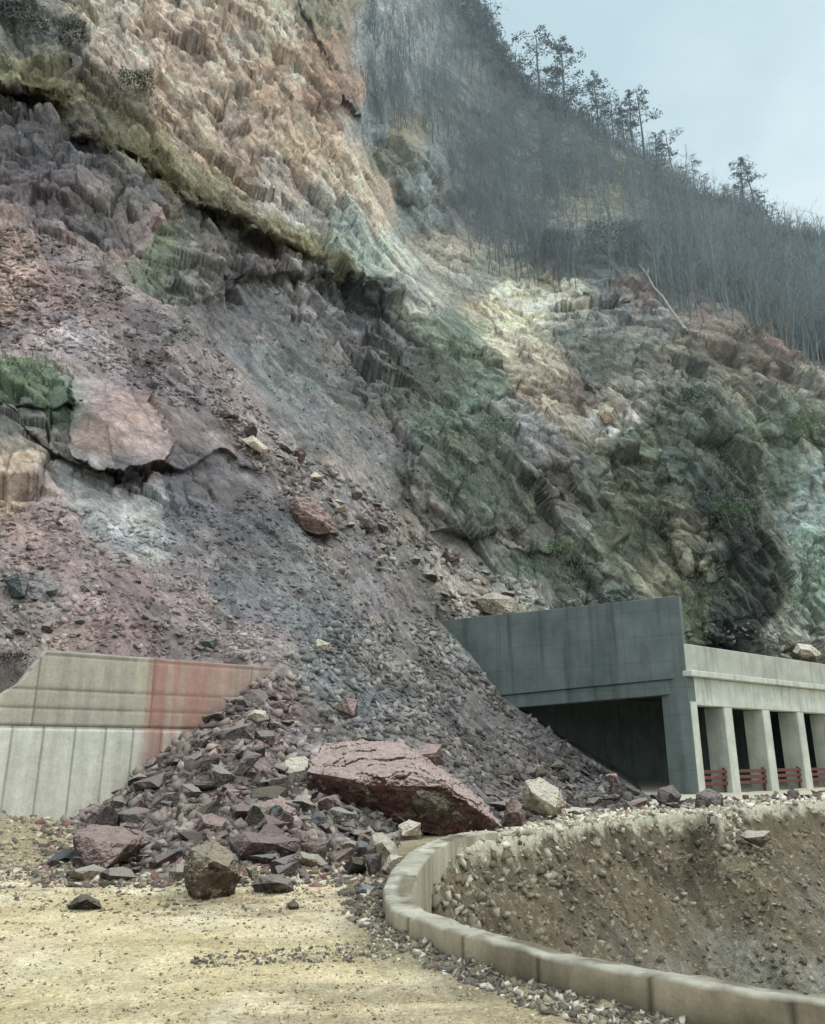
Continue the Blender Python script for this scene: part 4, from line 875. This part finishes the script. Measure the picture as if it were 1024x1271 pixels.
def bare_tree(seed, H_=9.0, spread=.35, nbr=16, tw=4):
    r = random.Random(seed); T = TB(); B = TB(); p = np.zeros(3); pts = [p]
    n = 6
    for i in range(n): p = p+np.array([r.uniform(-.03, .03)*H_, r.uniform(-.03, .03)*H_, H_/n]); pts.append(p)
    for i in range(n): T.add(*cone_tris(pts[i], pts[i+1], .11*H_/9*(1-i/n*.8), .11*H_/9*(1-(i+1)/n*.8) if i < n-1 else 0, 4))
    for b in range(nbr):
        t = r.uniform(.25, .97); i = min(int(t*n), n-1); q = pts[i]+(pts[i+1]-pts[i])*(t*n-i)
        an = r.uniform(0, 6.28); L_b = H_*spread*(1.1-t*.75)*r.uniform(.6, 1.2); up = r.uniform(.6, 1.3)
        d_ = np.array([math.cos(an), math.sin(an), up]); d_ /= np.linalg.norm(d_); e = q+d_*L_b
        B.add(*cone_tris(q, e, .022*H_/9, 0, 3))
        for w in range(tw):
            tt = r.uniform(.25, 1); s_ = q+d_*L_b*tt; d2 = d_+np.array([r.uniform(-.7, .7), r.uniform(-.7, .7), r.uniform(0, .8)]); d2 /= np.linalg.norm(d2)
            e2 = s_+d2*L_b*r.uniform(.3, .6); wv = np.cross(d2, [r.random(), r.random(), .2]); wv = wv/(np.linalg.norm(wv)+1e-9)*.016*H_/9
            B.add(np.array([s_-wv, s_+wv, e2]), [(0, 1, 2)])
            for _ in range(2):
                s3 = s_+(e2-s_)*r.uniform(.2, .9); d3 = d2+np.array([r.uniform(-.8, .8), r.uniform(-.8, .8), r.uniform(0, .8)]); e3 = s3+d3/np.linalg.norm(d3)*L_b*.28
                B.add(np.array([s3-wv*.7, s3+wv*.7, e3]), [(0, 1, 2)])
    return T.arr(), B.arr()
M_bark = mat_attr('bare tree bark', .8, 1.2, 3)
BT = [bare_tree(50+i, 9, [.28, .36, .42][i % 3], 18, 4) for i in range(8)]
# forest mass
fm = (FORM > .75).reshape(NR, NC)
rr, cc_ = np.nonzero(fm)
wgt = np.ones(len(rr)); sel = rng.choice(len(rr), 2600, replace=False)
Vs_, Fs_, Cs_ = [], [], []; off = 0
spx, spy = PX[rr[sel], cc_[sel]], PY[rr[sel], cc_[sel]]
for j, s_ in enumerate(sel):
    a, b = spx[j], spy[j]
    if b-np.interp(a, ridge_x, ridge_y) < 26 and a > 590 and random.random() < .85: continue
    if ((a-745)/75)**2+((b-290)/45)**2 < 1 and random.random() < .75: continue
    if ((a-510)/40)**2+((b-220)/55)**2 < 1 and random.random() < .8: continue
    p = Vg[rr[s_], cc_[s_]]; (tv, tf), (bv_, bf_) = BT[random.randrange(8)]
    an = random.uniform(0, 6.28); sc_ = random.uniform(.55, 1.05)*(1.0+.18*min(1, max(0, (a-650)/200))); ca_, sa_ = math.cos(an)*sc_, math.sin(an)*sc_
    V_ = np.concatenate([tv, bv_]); W = np.stack([V_[:, 0]*ca_-V_[:, 1]*sa_, V_[:, 0]*sa_+V_[:, 1]*ca_, V_[:, 2]*sc_], 1)+p-np.array([0, 0, .3])
    lean = random.gauss(0, .05); W[:, 0] += (W[:, 2]-p[2])*lean
    Vs_.append(W); Fs_.append(np.concatenate([tf, bf_+len(tv)])+off); off += len(W)
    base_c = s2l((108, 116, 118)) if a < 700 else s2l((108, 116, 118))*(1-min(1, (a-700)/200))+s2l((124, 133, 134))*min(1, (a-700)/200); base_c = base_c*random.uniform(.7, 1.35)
    Cs_.append(np.tile(base_c, (len(W), 1)))
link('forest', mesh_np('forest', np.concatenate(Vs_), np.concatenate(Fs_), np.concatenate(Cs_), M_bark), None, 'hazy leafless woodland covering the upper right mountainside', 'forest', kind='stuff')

def add_tree(name, pos, parts_, label, cat, group, mats, scale=1, rot=0):
    r = link(name, None, None, label, cat, group, loc=tuple(pos)); r.scale = (scale,)*3; r.rotation_euler = (0, 0, rot)
    for (nm, me) in parts_: link(nm, me, r)
    return r
M_trk = mat_plain('grey bark', (104, 104, 100), (132, 128, 120), 2)
M_pale = mat_plain('pale bark', (172, 168, 156), (140, 136, 126), 2)
M_twg = mat_plain('twigs', (108, 112, 110), (126, 126, 120), 2)
btm = [(mesh_np('trunk', *t, mat=M_trk), mesh_np('crown', *c, mat=M_twg)) for t, c in BT]
# countable bare trees standing along the lower forest edge
edge_tr = [(560,282,.8),(585,322,.9),(612,345,.95),(640,352,.8),(668,356,.9),(690,362,.7),(716,362,.7),(800,352,.9),(822,375,.85),(838,392,.8),(856,402,1.0),(874,402,.9),(892,404,1.05),(908,408,.95),(926,414,1.1),(942,424,1.0),(956,430,1.1),(972,440,1.0),(985,446,1.1),(998,455,1.05),(1012,462,1.1),(590,250,.9),(505,250,.6),(530,275,.6),(770,330,.6),(700,330,.7),(455,120,.8),(468,200,.8)]
whr = {0: 'left part', 1: 'middle part', 2: 'right part'}
for i, (a, b, s_) in enumerate(edge_tr):
    p = on_mount(a, b)[0]; t = btm[i % 8]
    add_tree('bare_tree', p-np.array([0, 0, .2]), [('trunk', t[0]), ('crown', t[1])], ['slender', 'forked', 'wide', 'thin leaning', 'tall', 'scrubby', 'dense twigged', 'crooked'][i % 8]+' leafless tree at '+('left' if a < 600 else 'middle' if a < 780 else 'right')+' lower edge of the hazy forest', 'bare tree', 'leafless trees along the forest edge', None, s_, i*1.3)

# pines on the ridge
def pine(seed, H_, kind):
    r = random.Random(seed); T = TB(); C_ = TB(); p = np.zeros(3); n = 7; pts = [p]; ln = r.uniform(-.06, .06)
    for i in range(n): p = p+np.array([ln*H_/n+r.uniform(-.012, .012)*H_, r.uniform(-.01, .01)*H_, H_/n]); pts.append(p)
    for i in range(n): T.add(*cone_tris(pts[i], pts[i+1], .2*(1-i/n*.7)*H_/13, .2*(1-(i+1)/n*.7)*H_/13, 6))
    t = {'flat': .55, 'full': .2, 'tiered': .34}[kind]
    while t < 1.0:
        i = min(int(t*n), n-1); q = pts[i]+(pts[i+1]-pts[i])*(t*n-i)
        R = {'flat': .24*(1-.5*abs(t-.85)), 'full': .31*(1.12-t*.72), 'tiered': .25*(1.15-t*.6)}[kind]*H_
        a0 = r.uniform(0, 6.28); nb_ = r.choice([3, 4, 5]) if kind == 'full' else r.choice([2, 3, 3])
        for b in range(nb_):
            an = a0+b*6.28/nb_+r.uniform(-.6, .6); L_b = R*r.uniform(.45, 1.2); d_ = np.array([math.cos(an), math.sin(an), r.uniform(-.1, .06)]); e = q+d_*L_b
            T.add(*cone_tris(q, e, .055*H_/13, 0, 3))
            m_ = int(44+56*L_b/R*.6); u = np.array([r.random()**.7 for _ in range(m_)])*.85+.22; wd = np.array([r.gauss(0, .30) for _ in range(m_)])*L_b*.55
            perp = np.array([-d_[1], d_[0], 0])
            ctr = q+d_*(L_b*u)[:, None]+perp*wd[:, None]+np.stack([np.zeros(m_), np.zeros(m_), np.abs(np.array([r.gauss(0, .010*H_) for _ in range(m_)]))*.8], 1)
            ss = H_*.014; sc3 = np.array([1, 1, .38])*ss; o1 = np.array([[r.gauss(0, 1) for _ in range(3)] for _ in range(m_)])*sc3; o2 = np.array([[r.gauss(0, 1) for _ in range(3)] for _ in range(m_)])*sc3
            C_.add(np.stack([ctr, ctr+o1, ctr+o2], 1).reshape(-1, 3), [(3*k_, 3*k_+1, 3*k_+2) for k_ in range(m_)])
        t += r.uniform(.09, .13) if kind != 'full' else r.uniform(.08, .11)
    return T.arr(), C_.arr()
M_ndl = mat_plain('pine needles', (48, 62, 62), (62, 76, 74), 1.5); M_ptr = mat_plain('pine bark', (66, 70, 72), (84, 88, 88), 2)
PK = {}
def pmesh(kind, k):
    if (kind, k) not in PK:
        t, c = pine(hash_seed := {'flat': 10, 'full': 20, 'tiered': 30}[kind]+k, 13, kind)
        PK[(kind, k)] = (mesh_np('trunk', *t, mat=M_ptr), mesh_np('crown', *c, mat=M_ndl))
    return PK[(kind, k)]
pines = [ # px, base py, top py, kind, variant, label
 (586,60,-25,'full',0,'full dark pine at the top edge where ridge leaves the picture'),(571,40,-40,'full',1,'second full pine above it on the same ridge top'),
 (615,108,38,'tiered',0,'tiered pine just below the topmost pines'),(640,118,76,'tiered',1,'low pine crown between the tiered pine and the tall pair'),
 (672,142,46,'flat',0,'tall flat topped pine, left of the dense pair'),(706,158,62,'full',2,'tall full dark pine, right of the dense pair'),
 (742,168,102,'full',3,'narrow conical pine alone below the tall pair'),(764,170,116,'flat',1,'leaning flat topped pine with thin trunk'),
 (785,192,117,'tiered',2,'thin straight tiered pine in mid ridge row'),(799,200,121,'flat',2,'tall flat topped pine with bushy right side'),
 (816,212,165,'tiered',3,'short sparse pine between the two mid ridge rows'),(836,226,165,'flat',3,'umbrella shaped pine with layered branches'),
 (864,244,201,'flat',4,'small broad pine with layered crown low on ridge'),(922,268,204,'full',4,'left pine of the pair above the right ridge'),
 (938,272,208,'flat',5,'right pine of the pair above the right ridge'),(966,290,249,'flat',6,'small wide pine right of the ridge pair'),
 (985,302,268,'tiered',4,'little pine near the right picture edge'),(655,128,96,'full',5,'small bushy pine under the tall pines'),
 (725,166,140,'full',6,'tiny pine between tall pair and the conical one'),(850,238,205,'tiered',5,'little pine left of the small broad one'),(948,282,240,'full',7,'bushy low pine below the ridge pair'),
 (600,80,20,'full',8,'bushy pine behind the tiered pine on the steep ridge'),
 (628,116,58,'full',9,'slim dark pine between the tiered pine and low pine'),(690,150,84,'tiered',6,'shorter pine standing between the tall pair'),
 (752,172,128,'tiered',7,'sparse pine between conical and leaning pines'),(824,220,178,'full',10,'squat pine left of the umbrella shaped pine'),
 (878,250,214,'tiered',8,'spindly pine just right of the small broad one'),(905,262,232,'full',11,'low round pine left of the ridge pair'),
 (1004,306,276,'full',12,'last low pine before the right picture edge'),(776,184,140,'full',13,'short bushy pine beneath the leaning pine')]
for (a, b, tpy, kind, k, lab) in pines:
    p = on_mount(a, b)[0]; ah = P(a, tpy, p[1])[2]-P(a, b, p[1])[2]; t = pmesh(kind, k)
    add_tree('pine_tree', p-np.array([0, 0, .3]), [('trunk', t[0]), ('crown', t[1])], lab, 'pine tree', 'pines along the ridge', None, max(ah, 3)/12, k*1.7)
# ridge shrubs and ledge grass
M_grs = mat_attr('dry grass', .8, 1.2, 3)
def tufts(name, pts_px, n, hgt, cols, label, cat, tri=7, spread=1):
    Vv, Cv = [], []; a, b = pts_px; p, nn, _ = on_mount(a, b); m_ = len(p)
    for k_ in range(tri):
        base_ = p+rng.normal(0, .22*spread, (m_, 3))*np.array([1, 1, .3]); h_ = hgt*rng.uniform(.4, 1.1, m_); tip = base_+np.stack([rng.normal(0, .35, m_)*h_, rng.normal(-.1, .35, m_)*h_, h_], 1)
        w_ = np.stack([rng.normal(0, 1, m_), rng.normal(0, 1, m_), rng.normal(0, .2, m_)], 1); w_ *= (hgt*.09)/np.linalg.norm(w_, axis=1, keepdims=True)
        Vv.append(np.stack([base_-w_, base_+w_, tip], 1).reshape(-1, 3)); c = s2l(np.array(cols)[rng.integers(0, len(cols), m_)])*rng.uniform(.7, 1.25, m_)[:, None]; Cv.append(np.repeat(c, 3, 0))
    Vv = np.concatenate(Vv); return link(name, mesh_np(name, Vv, np.arange(len(Vv)).reshape(-1, 3), np.concatenate(Cv), M_grs), None, label, cat, kind='stuff')
def along(pts, n, sdv, up=0):
    p = np.array(pts, float); seg = np.r_[0, np.cumsum(np.hypot(*np.diff(p, axis=0).T))]; t = rng.uniform(0, seg[-1], n); a = np.interp(t, seg, p[:, 0]); b = np.interp(t, seg, p[:, 1])
    return a+rng.normal(0, sdv, n), b-np.abs(rng.normal(0, sdv, n))-up
a1, b1 = along(SCARP[1:10], 2300, 11, 2); a2, b2 = along([(0,85),(60,98),(140,140),(200,200),(260,235)], 1000, 14)
a3, b3 = along([(665,268),(700,262),(740,256),(785,266)], 900, 6); a4, b4 = along([(480,175),(510,165),(540,180)], 300, 6); a5, b5 = along([(500,300),(560,288),(590,300)], 300, 5)
tufts('ledge_grass', (np.r_[a1, a2, a3, a4, a5], np.r_[b1, b2, b3, b4, b5]), 0, .22, [(160,152,108),(142,138,104),(170,158,124),(134,138,102),(146,130,108),(160,144,122)], 'yellow green mossy grass on the cliff ledges', 'grass', 9)
ga, gb = [], []
for (cx, cy, rx, ry, n_) in [(30,30,70,35,500),(190,135,25,20,150),(560,450,60,60,700),(600,600,80,70,900),(800,640,60,70,500),(890,560,50,100,500),(980,520,60,50,500),(860,740,40,40,350),(1000,720,30,60,300),(690,700,80,25,500),(40,478,40,22,130),(760,450,80,30,400),(920,440,70,20,300)]:
    ga.append(rng.normal(cx, rx*.5, n_)); gb.append(rng.normal(cy, ry*.5, n_))
tufts('undergrowth', (np.concatenate(ga), np.concatenate(gb)), 0, .28, [(108,118,100),(122,130,112),(98,108,94),(134,138,120),(124,118,104)], 'low scrub and green growth clinging to the cliffs', 'undergrowth', 9, 1.6)
# low bushes of fine twigs along the ridge and crag
rb = along(list(zip(ridge_x[4:], [q+6 for q in ridge_y[4:]])), 1500, 3)
tufts('ridge_scrub', rb, 0, 1.3, [(96,108,112),(112,120,122),(84,94,98)], 'thin leafless scrub along the skyline of the ridge', 'scrub', 10, 5)
# single things on the hillside
def bush(px, py, size, cols, label, n=600, seed=0):
    n = int(n*(1.6 if size < 2.5 else 3.2))
    p = on_mount(px, py)[0]; r = np.random.default_rng(seed); d_ = r.normal(size=(n, 3)); d_ /= np.linalg.norm(d_, axis=1, keepdims=True); rad = size*r.uniform(.2, 1, (n, 1))*(1+.35*np.sin(d_[:, :1]*5+seed)*np.cos(d_[:, 2:]*4))
    c = d_*rad*np.array([1, .8, .8])+np.array([0, -size*.2, size*.5]); c += .2*size*np.sin(c*4/size); lf = min(size*.055, .13); n2_ = n; t1 = r.normal(0, lf, (n, 3)); t2 = r.normal(0, lf, (n, 3))
    V_ = np.stack([c, c+t1, c+t2], 1).reshape(-1, 3); cl = np.repeat(s2l(np.array(cols)[r.integers(0, len(cols), n)])*r.uniform(.7, 1.3, (n, 1)), 3, 0)
    root = link('bush', None, None, label, 'bush', loc=tuple(p)); link('crown', mesh_np('crown', V_, np.arange(3*n).reshape(-1, 3), cl, M_grs), root)
    T = TB(); [T.add(*cone_tris((0, 0, -.2), (math.cos(k)*size*.4, math.sin(k)*size*.3, size*.7), size*.04, 0, 4)) for k in range(5)]
    link('stem', mesh_np('stem', *T.arr(), mat=M_trk), root)
bush(172, 132, 1.7, [(78,92,76),(96,108,92)], 'dark green bush growing on the tan cliff ledge', 900, 1)
bush(92, 45, 1.8, [(82,90,84),(70,80,74)], 'dark shrub at the left foot of the tan cliff', 700, 2)
bush(20, 40, 3.0, [(112,114,110),(96,98,94)], 'grey leafless bush in the upper left corner', 1200, 3)
bush(14, 832, .55, [(92,86,80),(70,66,62),(120,116,108)], 'tangled dark scrub behind the broken wall corner', 900, 4)
bush(758, 318, 4.6, [(124,134,136),(140,150,150),(108,118,118)], 'grey green bush below the mossy forest crag', 1600, 5)
bush(905, 655, 1.9, [(84,100,80),(98,114,90)], 'dark green shrub on the dark rock above the gallery', 700, 7)
bush(612, 560, 1.5, [(92,108,84),(110,124,98)], 'small green shrub in the middle of the left green cliff', 600, 8)
bush(985, 552, 2.0, [(104,122,92),(122,136,104)], 'light green shrub on the terrace near the right edge', 700, 9)
bush(862, 505, 1.8, [(84,98,86),(96,108,94)], 'round shrub at top of the dark green rock rib', 700, 10)
bush(700, 690, 1.4, [(96,112,82),(116,126,96)], 'low green shrub beside the narrow path above the shed portal', 600, 11)
bush(930, 432, 2.2, [(120,112,96),(134,126,108)], 'brownish leafless shrub on the right cliff top', 700, 12)
bush(690, 315, 2.6, [(118,128,130),(132,140,140)], 'smaller grey bush left of the mossy crag', 1000, 6)
# fallen pale trunks and one leaning tree
def log(p0, p1, r0, label, br=4, seed=0, mat=None):
    r = random.Random(seed); T = TB(); n = 6; A_, B_ = np.array(p0), np.array(p1); pts = [A_+(B_-A_)*i/n+np.array([r.uniform(-.15, .15), 0, r.uniform(-.15, .15)])*(0 < i < n) for i in range(n+1)]
    for i in range(n): T.add(*cone_tris(pts[i]-A_, pts[i+1]-A_, r0*(1-i/n*.7), r0*(1-(i+1)/n*.7), 6))
    for k in range(br): i = r.randrange(2, n); T.add(*cone_tris(pts[i]-A_, pts[i]-A_+np.array([r.uniform(-1, 1), r.uniform(-.5, .2), r.uniform(.6, 1.6)]), r0*.35, 0, 4))
    link('tree_trunk', mesh_np('tree_trunk', *T.arr(), mat=mat or M_pale), None, label, 'tree trunk', loc=tuple(A_))
def off(p, d_=.6): return np.array(p)+np.array([0, -d_, .3])
log(off(on_mount(858, 418)[0]), off(on_mount(790, 338)[0], 1.5), .22, 'long pale fallen trunk lying diagonally below the forest', 5, 1)
log(off(on_mount(822, 372)[0]), off(on_mount(808, 338)[0])+np.array([0, 0, 1]), .14, 'short pale upright dead trunk beside the fallen one', 3, 2)
log(off(on_mount(655, 308)[0]), off(on_mount(640, 262)[0])+np.array([0, 0, 1]), .2, 'pale bent trunk left of the mossy crag', 4, 3)
log(off(on_mount(830, 448)[0], .3), off(on_mount(826, 410)[0], .8), .12, 'thin dark dead trunk standing above the cliff top', 2, 4, M_trk)

# ------------------------------------------------------------------ light
w = bpy.data.worlds.new('World'); SC.world = w; w.use_nodes = True; nt = w.node_tree; nd = nt.nodes; nd.clear()
SUN_EL, SUN_AZ = math.radians(48), math.radians(78)      # azimuth from +Y towards +X
out = nd.new('ShaderNodeOutputWorld'); bg = nd.new('ShaderNodeBackground'); sky = nd.new('ShaderNodeTexSky'); sky.sky_type = 'NISHITA'; sky.sun_disc = False
sky.sun_elevation = SUN_EL; sky.sun_rotation = SUN_AZ; sky.dust_density = 3; sky.air_density = 1.2
tc = nd.new('ShaderNodeTexCoord'); nz = nd.new('ShaderNodeTexNoise'); nz.inputs['Scale'].default_value = 1.6; nz.inputs['Detail'].default_value = 5; nz.inputs['Roughness'].default_value = .5
mp = nd.new('ShaderNodeMapping'); mp.inputs['Scale'].default_value = (1, 1, 2.2); nt.links.new(tc.outputs['Generated'], mp.inputs[0]); nt.links.new(mp.outputs[0], nz.inputs['Vector'])
cr = nd.new('ShaderNodeValToRGB'); cr.color_ramp.elements[0].position = .40; cr.color_ramp.elements[1].position = .60
cr.color_ramp.elements[0].color = (6.9, 9.5, 10.6, 1); cr.color_ramp.elements[1].color = (10.6, 12.8, 13.6, 1)
nt.links.new(nz.outputs['Fac'], cr.inputs[0])
sx = nd.new('ShaderNodeSeparateXYZ'); nt.links.new(tc.outputs['Generated'], sx.inputs[0])
def wmr(src, a, b):
    q = nd.new('ShaderNodeMapRange'); q.interpolation_type = 'SMOOTHSTEP'; nt.links.new(src, q.inputs[0]); q.inputs[1].default_value = a; q.inputs[2].default_value = b; return q.outputs[0]
def wmx(fac, col, prev):
    q = nd.new('ShaderNodeMix'); q.data_type = 'RGBA'; q.inputs[6].default_value = (1, 1, 1, 1); q.inputs[7].default_value = (*col, 1); nt.links.new(fac, q.inputs[0])
    v_ = nd.new('ShaderNodeVectorMath'); v_.operation = 'MULTIPLY'; nt.links.new(prev, v_.inputs[0]); nt.links.new(q.outputs[2], v_.inputs[1]); return v_.outputs[0]
cv = wmx(wmr(sx.outputs[2], .78, .98), (2.0, 1.84, 1.8), cr.outputs[0]); cv = wmx(wmr(sx.outputs[1], .25, -.5), (1.95, 1.8, 1.74), cv)
mx = nd.new('ShaderNodeMix'); mx.data_type = 'RGBA'; mx.inputs[0].default_value = .9; nt.links.new(sky.outputs[0], mx.inputs[6]); nt.links.new(cv, mx.inputs[7])
nt.links.new(mx.outputs[2], bg.inputs[0]); bg.inputs[1].default_value = .083; nt.links.new(bg.outputs[0], out.inputs[0])
sun = bpy.data.lights.new('sun', 'SUN'); sun.energy = 1.5; sun.angle = math.radians(12); sun.color = (1, .96, .9)
so = bpy.data.objects.new('sun', sun); COL.objects.link(so)
dv = Vector((math.sin(SUN_AZ)*math.cos(SUN_EL), math.cos(SUN_AZ)*math.cos(SUN_EL), math.sin(SUN_EL))); so.rotation_euler = dv.to_track_quat('Z', 'Y').to_euler()
SC.view_settings.view_transform = 'Standard'; SC.view_settings.look = 'None'; SC.view_settings.exposure = 0; SC.view_settings.gamma = 1
SC.cycles.max_bounces = 4; SC.cycles.diffuse_bounces = 3
try: SC.cycles.use_denoising = True
except Exception: pass
# mist hanging over the valley side
HAZE = True
if HAZE:
    bm = bmesh.new(); bmesh.ops.create_cube(bm, size=1); me = bpy.data.meshes.new('mist'); 
    for v_ in bm.verts: v_.co = Vector((v_.co.x*400, 105+v_.co.y*80, 80+v_.co.z*170))
    bm.to_mesh(me); bm.free(); m = bpy.data.materials.new('mist'); m.use_nodes = True; n_ = m.node_tree.nodes; n_.clear(); o_ = n_.new('ShaderNodeOutputMaterial'); vs = n_.new('ShaderNodeVolumeScatter')
    vs.inputs['Density'].default_value = .0022; vs.inputs['Color'].default_value = (.8, .94, 1, 1); m.node_tree.links.new(vs.outputs[0], o_.inputs['Volume']); me.materials.append(m)
    link('mist', me, None, 'thin mist hanging in front of the forested slope', 'mist', kind='stuff')
